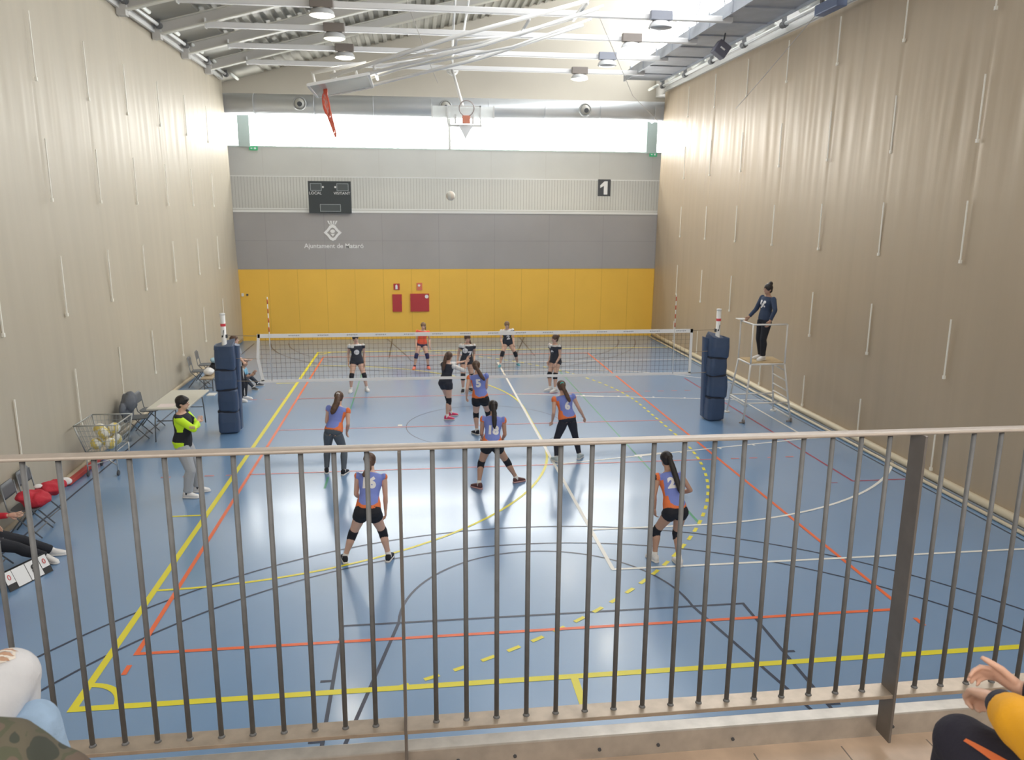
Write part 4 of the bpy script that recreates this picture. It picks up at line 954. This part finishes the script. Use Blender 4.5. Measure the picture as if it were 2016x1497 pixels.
person('P7', 'player in blue and orange jersey with long hair over her back, grey leggings', 1.58, .1, (-2.94, -3.10, .82), (-2.85, -2.88, 1.225), (-2.85, -2.77, 1.365),
    ((-3.06, -2.66, .80), (-2.72, -2.92, .72)), ((-3.10, -3.05, 0), (-2.78, -3.18, 0)),
    dict(tl=.12, tx=-.04, top='blue', hair=HB, tailw=1.5, tie=M_white_cloth, shift=.25, bottom='leggings', botmat=mat('leggings_grey', (.10, .12, .145), .8), pads=False, tail=[(-.01, -.06, .02), (-.02, -.085, -.01), (-.035, -.08, -.06), (-.05, -.075, -.11), (-.055, -.07, -.15)]), group=GB)
# black team
BSP = dict(top='black', botmat=mat('shorts_black', (.03, .034, .05), .8), sleeve=.14, hair=HK, hem=-.1, shortlen=.16)
def bs(**k): d = dict(BSP); d.update(k); return d
def blobmesh(r, r2=None):
    bm = bmesh.new(); bmesh.ops.create_circle(bm, cap_ends=True, segments=14, radius=r); me = bpy.data.meshes.new('patch'); bm.to_mesh(me); bm.free(); return me
def badge(r, u=0, v=.6): return ('', 0, u, v, -1, M_numw, 'chest_badge', 0, blobmesh(r))
person('B1', 'player in black jersey with round white chest badge, standing at left beyond the net', 1.58, PI*.96, (-3.01, 3.80, .84), (-3.01, 3.83, 1.29), (-3.02, 3.80, 1.435),
    ((-2.80, 3.78, .74), (-3.23, 3.78, .76)), ((-2.77, 3.77, 0), (-3.18, 3.66, 0)), bs(prints=[badge(.07, .0, .52)], shoemat=M_white_cloth, look=(.3, -1, 0), tail=[(.0, -.06, .02), (-.02, -.085, -.03), (-.03, -.07, -.08)]), group=GK)
person('LIB', 'player in bright orange jersey and dark knee socks, far left of centre behind the net', 1.50, PI, (-1.24, 6.85, .77), (-1.20, 6.80, 1.19), (-1.19, 6.74, 1.335),
    ((-1.00, 6.68, .70), (-1.42, 6.68, .70)), ((-1.06, 6.73, 0), (-1.48, 6.69, 0)), bs(top='plain', topmat=mat('jersey_bright_orange', (.95, .13, .06), .6), hair=HBL, botmat=mat('shorts_dark', (.06, .05, .09), .8), padmat=mat('sock_navy', (.03, .03, .1), .8), sockmat=mat('sock_navy', (.03, .03, .1), .8),
    shoemat=mat('shoe_coral', (.85, .22, .15), .6), solemat=mat('shoe_coral', (.85, .22, .15), .6), sleeve=.2, tail=[(.01, -.06, .02), (-.04, -.05, -.03), (-.05, -.01, -.09)]))
person('B2', 'player in black jersey number 7 facing us, directly beyond the net near the centre', 1.60, PI*.97, (-.07, 3.45, .86), (-.05, 3.45, 1.31), (-.05, 3.42, 1.455),
    ((.12, 3.38, .80), (-.33, 3.38, .80)), ((.03, 3.52, 0), (-.18, 3.38, 0)), bs(prints=[badge(.07, .07, .62), ('7', .2, -.06, .4, -1, M_numw)], hair=HB, tail=[(.0, -.06, .02), (-.035, -.06, -.03), (-.05, -.03, -.09), (-.05, -.02, -.14)]), group=GK)
person('B3', 'player in black jersey with white shoulders, farthest back, wide stance right of centre', 1.55, PI, (1.45, 6.95, .76), (1.41, 6.85, 1.195), (1.40, 6.74, 1.335),
    ((1.60, 6.60, .74), (1.24, 6.60, .74)), ((1.77, 6.93, 0), (1.18, 6.72, 0)), bs(hair=HBL, prints=[('2', .18, -.02, .45, -1, M_numw)], shoemat=mat('shoe_turquoise', (.08, .35, .45), .6), tail=[(.0, -.06, .02), (-.03, -.06, -.03), (-.045, -.03, -.09)]), group=GK)
person('B4', 'player in black jersey turned sideways, white shoes, right of centre beyond the net', 1.58, -PI*.72, (2.34, 3.40, .84), (2.31, 3.38, 1.28), (2.31, 3.34, 1.435),
    ((2.30, 3.12, .76), (2.17, 3.46, .76)), ((2.30, 3.13, 0), (2.19, 3.27, 0)), bs(prints=[('9', .17, .0, .5, -1, M_numw)], shoemat=M_white_cloth, hairstyle='pony', hair=HB, look=(-1, -.2, -.1), tail=[(.0, -.055, .03), (0, -.07, .05), (.0, -.085, .03)]), group=GK, footdir=((-.8, -.5, 0), (-.9, -.2, 0)))
person('B5', 'player in black jersey with long white sleeve reaching out, pink shoes, at the net', 1.58, .75, (-.74, .62, .90), (-.69, .66, 1.325), (-.66, .70, 1.47),
    ((-.26, 1.0, 1.30), (-.22, .68, 1.37)), ((-.62, .85, 0), (-.73, .52, 0)), bs(tl=.11, tx=0, top='plain', topmat=M_jblk, topmat2=M_white_cloth, paint=lambda u, v, w: 1 if (abs(u) > 1.05 and v > .5) or (v > .62 and w > .075) else 0, hair=HB, sleeve=.62, shoemat=mat('shoe_pink', (.72, .05, .16), .5), hem=-.02, shortlen=.30,
    tail=[(.0, -.055, .0), (.0, -.07, -.03), (0, -.065, -.09), (0, -.06, -.15)]), group=GK, elbhint=((0, .2, -1), (.2, -.3, -1)), footdir=((.9, .3, 0), (1, -.1, 0)))
# coach
NEON = mat('neon_yellow', (.62, .95, .02), .7, bump=.05)
person('coach', 'person in neon yellow and black jacket and grey joggers with folded arms by the table', 1.74, PI/2, (-5.32, -4.0, .95), (-5.31, -4.0, 1.46), (-5.28, -4.0, 1.62),
    ((-5.08, -4.16, 1.20), (-5.06, -3.92, 1.26)), ((-5.19, -3.85, 0), (-5.29, -4.12, 0)),
    dict(top='plain', topname='jacket', topmat=M_cloth_black, topmat2=NEON, paint=lambda u, v, w: 1 if (abs(u) > .88 and v > .42 and (v < .94)) or (w > .095) or (v < .08 and w < .035) else 0, sleeve=.97, inflate=.014, hem=-.14, width=1.08,
         hair=HK, hairstyle='short', bottom='trousers', botname='joggers', botmat=mat('joggers_grey', (.42, .44, .47), .85, bump=.1), loose=.012, pads=False, sock=True, sockmat=M_pad, shoemat=M_white_cloth, handdir=((.1, -1, .2), (.1, 1, .15))), elbhint=((.5, 1, -.6), (.5, -1, -.6)), footdir=((1, .1, 0), (1, -.15, 0)))
# referee
def refpaint(u, v, w): return 1 if False else 0
M_nh = mat('hoodie_navy', (.035, .055, .105), .85, bump=.1)
rp = []
for (u_, v_, r_) in ((-.06, .74, .035), (.05, .76, .035), (-.03, .64, .03), (.06, .66, .03), (.0, .57, .028), (-.06, .55, .02), (.03, .5, .022)): rp.append(('', 0, u_, v_, -1, M_numw, 'chest_print', 0, blobmesh(r_)))
person('ref', 'person with a hair bun, navy hoodie and black trousers standing on the referee stand', 1.74, -PI/2-.25, (6.66, .02, 2.385), (6.70, .02, 2.90), (6.67, .0, 3.06),
    ((6.60, -.37, 2.345), (6.34, .24, 2.36)), ((6.62, -.10, 1.416), (6.66, .10, 1.416)),
    dict(top='plain', topname='hoodie', topmat=M_nh, topmat2=M_white_cloth, sleeve=.95, inflate=.012, hem=-.06, hair=HK, hairstyle='bun', bottom='trousers', botname='trousers', botmat=M_cloth_black, loose=.008, pads=False, shoemat=M_white_cloth, sock=False, skin=SKIN2, prints=rp),
    loc=(6.68, 0, 1.416), elbhint=((.3, -1, 0), (.8, .5, -.3)))
person('lines', 'person behind left post padding, grey shirt and dark trousers with white side stripe', 1.66, PI/2, (-5.93, 2.92, .90), (-5.93, 2.92, 1.42), (-5.95, 2.92, 1.57),
    ((-5.72, 2.75, 1.02), (-5.70, 3.05, 1.02)), ((-5.82, 3.03, 0), (-5.88, 2.8, 0)),
    dict(top='plain', topname='shirt', topmat=mat('shirt_grey', (.30, .32, .36), .8), sleeve=.3, hair=HB, hairstyle='short', bottom='trousers', botname='trousers', botmat=M_cloth_black, loose=.008, pads=False, shoemat=M_white_cloth))
MB().box((-5.80, 2.92, .14), (-5.785, 2.96, .85)).build('trouser_stripe', M_white_cloth, bpy.data.objects['person.%03d' % (len([o for o in bpy.data.objects if o.name.startswith('person')])-1)])
person('seated', 'child in a light blue shirt sitting low by the left curtain beyond the net', 1.42, PI/2+.3, (-6.24, 4.4, .16), (-6.12, 4.42, .56), (-6.06, 4.4, .70),
    ((-5.86, 4.5, .38), (-5.86, 4.28, .38)), ((-5.80, 4.7, 0), (-5.82, 4.2, 0)),
    dict(top='plain', topname='shirt', topmat=mat('shirt_light_blue', (.22, .48, .66), .8), sleeve=.3, hair=HK, hairstyle='short', skin=SKIN2, bottom='trousers', botname='trousers', botmat=mat('trousers_dark', (.04, .05, .07), .8), pads=False, shoemat=M_dark),
    kneehint=((.3, .4, 1), (.3, -.4, 1)))
person('bench', 'seated person in red jacket with black trousers and white shoes at left edge', 1.62, PI/2+.15, (-7.13, -6.72, .52), (-7.19, -6.78, 1.0), (-7.17, -6.80, 1.15),
    ((-6.86, -6.52, .70), (-6.90, -6.92, .66)), ((-6.52, -6.26, 0), (-6.50, -6.48, 0)),
    dict(top='plain', topname='jacket', topmat=M_redj, sleeve=.95, inflate=.014, hair=HB, bottom='trousers', botname='trousers', botmat=M_cloth_black, loose=.010, pads=False, shoemat=M_white_cloth),
    kneehint=((.4, 0, 1), (.4, 0, 1)))
# ---------- spectators in the foreground
def skinmesh(mb, vox, base, mt, nm, par, sm=3, nz=0, nf=14, lab=None):
    me = remesh(mb, vox, sm)
    if nz:
        for v in me.vertices: v.co += v.normal*noise.noise(v.co*nf)*nz
    me.transform(Matrix.Translation(-V(base))); me.materials.append(mt); o = bpy.data.objects.new(nm, me); C.objects.link(o); o.parent = par
    if lab: o['label'] = lab
    return o
def hand(mb, wrist, d, side, nrm, H, curl=1.0, spread=.0115, thumb=1):
    wrist, d, side, nrm = V(wrist), V(d).normalized(), V(side).normalized(), V(nrm).normalized(); p1 = wrist+d*.058*H
    mb.loft([(wrist-d*.03*H, side*.017*H, nrm*.014*H), (wrist, side*.017*H, nrm*.013*H), (wrist+d*.02*H, side*.023*H, nrm*.015*H), (wrist+d*.045*H, side*.0255*H, nrm*.012*H), (p1, side*.023*H, nrm*.009*H)], 14)
    for q, L in ((-1.5, .036), (-.5, .043), (.5, .046), (1.5, .040)):
        a0 = p1+side*q*spread*H-d*.008*H; an_ = [0, .5*curl, 1.2*curl, 1.7*curl]; P_ = [a0]
        for k, l_ in enumerate((.46, .32, .22)): P_.append(P_[-1]+(d*math.cos(an_[k+1]*.9)+nrm*math.sin(an_[k+1]*.9))*L*l_*H*1.5)
        mb.tube(P_, [.0062*H, .0058*H, .0052*H, .004*H], 8); mb.sph(P_[-1], .004*H, 6); mb.sph(P_[1], .0062*H, 6)
    b0 = wrist+d*.012*H+side*.014*H*thumb; b1 = b0+d*.022*H+side*.020*H*thumb; b2 = b1+d*.022*H+side*.010*H*thumb+nrm*.004*H; b3 = b2+d*.014*H+side*.002*H*thumb
    mb.tube([b0, b1, b2, b3], [.0095*H, .0082*H, .0072*H, .005*H], 8)
# left spectator
sl_ = thing('person', 'spectator in pale ripped jeans and camouflage jacket, bottom left corner', 'person', (-2.3, -15.6, 3.42)); BL = (-2.3, -15.6, 3.42)
K = V((-2.385, -15.300, 3.640)); HP = V((-2.42, -15.74, 3.55)); AN = V((-2.42, -15.32, 3.14))
b = MB(); b.tube([HP, HP.lerp(K, .5), K.lerp(HP, .15), K], [.088, .080, .070, .064], 22); b.sph(K, .066, 20); b.tube([K, K.lerp(AN, .4), AN], [.062, .056, .045], 16)
bodyL = MB(); bodyL.tube([HP, K, AN], [.06, .045, .03], 12).sph(HP+V((-.1, -.1, .05)), .13, 12).tube([HP+V((-.12, -.1, .05)), HP+V((-.24, -.18, .5))], [.13, .14], 14).tube([HP+V((-.24, -.18, .5)), HP+V((-.3, -.14, .7))], [.06, .05], 12).sph(HP+V((-.34, -.12, .80)), .10, 14)
K2 = V((-2.305, -15.375, 3.560)); HP2 = V((-2.30, -15.78, 3.52)); AN2 = V((-2.25, -15.34, 3.14))
bodyL.tube([HP2, K2, AN2], [.06, .04, .03], 12).tube([AN, AN+V((0, .06, -.03))], [.03, .02], 8).tube([AN2, AN2+V((0, .06, -.03))], [.03, .02], 8)
skinmesh(bodyL, .014, BL, SKIN, 'body', sl_)
M_jean = mat('pale_denim', (.62, .62, .64), .85, var=.10, scale=5, bump=.25, bscale=40)
jo = skinmesh(b, .008, BL, M_jean, 'jeans_leg', sl_, 3, .004, 11)
b = MB(); b.tube([HP2, HP2.lerp(K2, .5), K2], [.080, .064, .050], 18).sph(K2, .051, 16).tube([K2, K2.lerp(AN2, .4), AN2], [.052, .05, .042], 16)
skinmesh(b, .008, BL, mat('blue_denim', (.30, .42, .58), .85, var=.35, scale=6, bump=.25, bscale=40), 'jeans_leg', sl_, 3, .004, 11, 'bluer faded denim leg')
for a_, nm in ((AN, 1), (AN2, 2)):
    MB().loft([((a_.x, a_.y-.06, 3.115), V((.03, 0, 0)), V((0, 0, .03))), ((a_.x, a_.y, 3.125), V((.04, 0, 0)), V((0, 0, .042))), ((a_.x, a_.y+.08, 3.11), V((.042, 0, 0)), V((0, 0, .028)))], 12).build('shoe', M_white_cloth, sl_, smooth=True)
# rips over the knee
jm = jo.data; bv = BVHTree.FromPolygons([v.co.copy() for v in jm.vertices], [tuple(p.vertices) for p in jm.polygons])
nrm_k = (V((0, .25, 1))).normalized(); ru = V((.93, -.36, 0)).normalized(); rv = (K-HP).normalized(); rv = (rv-nrm_k*rv.dot(nrm_k)).normalized(); ru = rv.cross(nrm_k)
def on_knee(poly, mt, nm, lift):
    m_ = MB(); vs = []
    for (u_, v_) in poly:
        p = K-V(BL)+ru*u_+rv*v_; h = bv.ray_cast(p+nrm_k*.3, -nrm_k); q_ = h[0]+nrm_k*lift if h[0] is not None else p
        vs.append(m_.bm.verts.new(q_+V(BL)))
    k = len(vs)//2
    for i in range(k-1): m_._f([vs[i], vs[i+1], vs[-2-i], vs[-1-i]])
    return m_.build(nm, mt, jo, smooth=True, fix=False)
def band(z0, w_, x0, x1, wob=.004, n=12, ph=0):
    topv = [(x0+(x1-x0)*i/n, z0+w_*math.sin(PI*i/n)+wob*math.sin(i*1.9+ph)) for i in range(n+1)]
    botv = [(x0+(x1-x0)*i/n, z0-w_*math.sin(PI*i/n)+wob*math.cos(i*2.3+ph)) for i in range(n+1)]
    return topv+botv[::-1]
M_fray = mat('frayed_thread', (.80, .74, .66), .9)
on_knee(band(-.030, .030, -.030, .030, .002, 12, 2), M_fray, 'frayed_patch', .0016)
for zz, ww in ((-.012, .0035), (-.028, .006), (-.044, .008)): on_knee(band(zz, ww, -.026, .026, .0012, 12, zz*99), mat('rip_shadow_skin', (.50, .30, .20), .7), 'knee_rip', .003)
for zz in (-.020, -.036, -.054): on_knee(band(zz, .0022, -.030, .030, .001, 12, zz*70), M_fray, 'frayed_thread', .0045)
# camouflage jacket
cm = bpy.data.materials.new('camouflage'); cm.use_nodes = True; ntr = cm.node_tree; pb = ntr.nodes['Principled BSDF']; pb.inputs['Roughness'].default_value = .85
tc = ntr.nodes.new('ShaderNodeTexCoord'); n_ = ntr.nodes.new('ShaderNodeTexNoise'); n_.inputs['Scale'].default_value = 15; n_.inputs['Detail'].default_value = 1.5
rp_ = ntr.nodes.new('ShaderNodeValToRGB'); rp_.color_ramp.interpolation = 'CONSTANT'
cr = rp_.color_ramp; cr.elements[0].color = (.050, .055, .042, 1); cr.elements[1].position = .60; cr.elements[1].color = (.135, .10, .075, 1)
e_ = cr.elements.new(.44); e_.color = (.115, .10, .07, 1); e_ = cr.elements.new(.52); e_.color = (.085, .088, .055, 1)
ntr.links.new(tc.outputs['Object'], n_.inputs['Vector']); ntr.links.new(n_.outputs['Fac'], rp_.inputs[0]); ntr.links.new(rp_.outputs[0], pb.inputs['Base Color'])
b = MB(); b.tube([(-2.56, -15.96, 4.08), (-2.50, -15.90, 3.85), (-2.36, -15.76, 3.775), (-2.20, -15.70, 3.69), (-2.08, -15.68, 3.60)], [.085, .085, .085, .085, .055], 18)
b.tube([(-2.54, -15.86, 3.5), (-2.66, -15.92, 4.1)], [.16, .17], 20)
skinmesh(b, .010, BL, cm, 'jacket', sl_, 3, .010, 14, 'camouflage jacket')
# right spectator
BR = (-.1, -15.9, 3.42)
sr_ = thing('person', 'spectator in yellow top and navy trousers with clasped hands, bottom right corner', 'person', BR)
KR = V((-.122, -15.645, 3.514)); HR = V((-.06, -16.02, 3.52)); AR = V((-.04, -15.52, 3.13))
b = MB(); b.tube([HR, HR.lerp(KR, .5), KR.lerp(HR, .15), KR], [.098, .088, .076, .068], 22).sph(KR, .069, 20).tube([KR, KR.lerp(AR, .4), AR], [.064, .060, .050], 16)
nv = skinmesh(b, .008, BR, mat('trousers_navy', (.022, .020, .036), .85, bump=.15), 'trousers', sr_, 3, .004, 9)
W1 = V((-.128, -15.728, 3.690)); E1 = V((-.16, -15.93, 3.70)); W2 = V((-.006, -15.665, 3.665)); E2 = V((.10, -15.84, 3.70))
bb_ = MB(); bb_.tube([HR, KR, AR], [.06, .045, .03], 12).tube([HR+V((.16, -.05, .05)), HR+V((.22, -.12, .5))], [.13, .14], 14).sph(HR+V((.24, -.10, .80)), .10, 14)
bb_.tube([E1, W1], [.030, .024], 12).tube([E2, W2], [.030, .022], 12).tube([HR+V((.12, -.1, .48)), E1], [.04, .035], 12).tube([HR+V((.35, -.05, .5)), E2], [.04, .035], 12).tube([AR, AR+V((0, .07, -.03))], [.03, .02], 8)
d1 = (W1-E1).normalized(); d2 = (W2-E2).normalized()
hand(bb_, W1+d1*.004, (.10, .80, -.30), (-.8, .1, .1), (.35, .1, -.9), 1.25, 1.75, .0125, -1)
hand(bb_, W2+d2*.004, (-.55, .62, .25), (-.5, -.15, .8), (-.5, -.3, -.5), 1.1, 1.0, .0115)
skinmesh(bb_, .0042, BR, SKIN, 'body', sr_, 1)
MB().loft([((AR.x, AR.y-.06, 3.115), V((.03, 0, 0)), V((0, 0, .03))), ((AR.x, AR.y, 3.125), V((.04, 0, 0)), V((0, 0, .042))), ((AR.x, AR.y+.10, 3.11), V((.042, 0, 0)), V((0, 0, .028)))], 12).build('shoe', M_dark, sr_, smooth=True)
M_ytop = mat('yellow_top', (.88, .42, .015), .75, bump=.15)
b = MB(); b.tube([W1-d1*.028, W1.lerp(E1, .4), E1+V((.01, -.01, .0)), (.02, -16.04, 3.86)], [.038, .056, .072, .09], 20)
b.tube([W2-d2*.03, W2.lerp(E2, .5), E2, (.16, -16.0, 3.9)], [.036, .050, .065, .09], 18).tube([(.12, -16.06, 3.5), (.15, -16.10, 4.0)], [.15, .16], 18)
skinmesh(b, .008, BR, M_ytop, 'sweatshirt', sr_, 3, .006, 16)
M_cuff = mat('cuff_navy', (.03, .03, .05), .8)
MB().tube([W1-d1*.006, W1-d1*.036], [.031, .037], 20).build('cuff', M_cuff, sr_, smooth=True); MB().tube([W2-d2*.006, W2-d2*.036], [.030, .037], 20).build('cuff', M_cuff, sr_, smooth=True)
nb = BVHTree.FromPolygons([v.co.copy() for v in nv.data.vertices], [tuple(p.vertices) for p in nv.data.polygons])
m_ = MB(); L_ = []
for i in range(9):
    t_ = i/8; c = KR.lerp(HR, .14+.5*t_)+V((-.052, 0, 0)); row = []
    for sx in (-1, 1):
        p = c+V((sx*(.003+.010*t_), 0, .3))-V(BR); h = nb.ray_cast(p, V((0, 0, -1))); row.append(m_.bm.verts.new((h[0]+V((-.002, 0, .004)) if h[0] is not None else p-V((0, 0, .3)))+V(BR)))
    L_.append(row)
for i in range(8): m_._f([L_[i][0], L_[i][1], L_[i+1][1], L_[i+1][0]])
m_.build('orange_stripe', M_org, nv, smooth=True, fix=False)
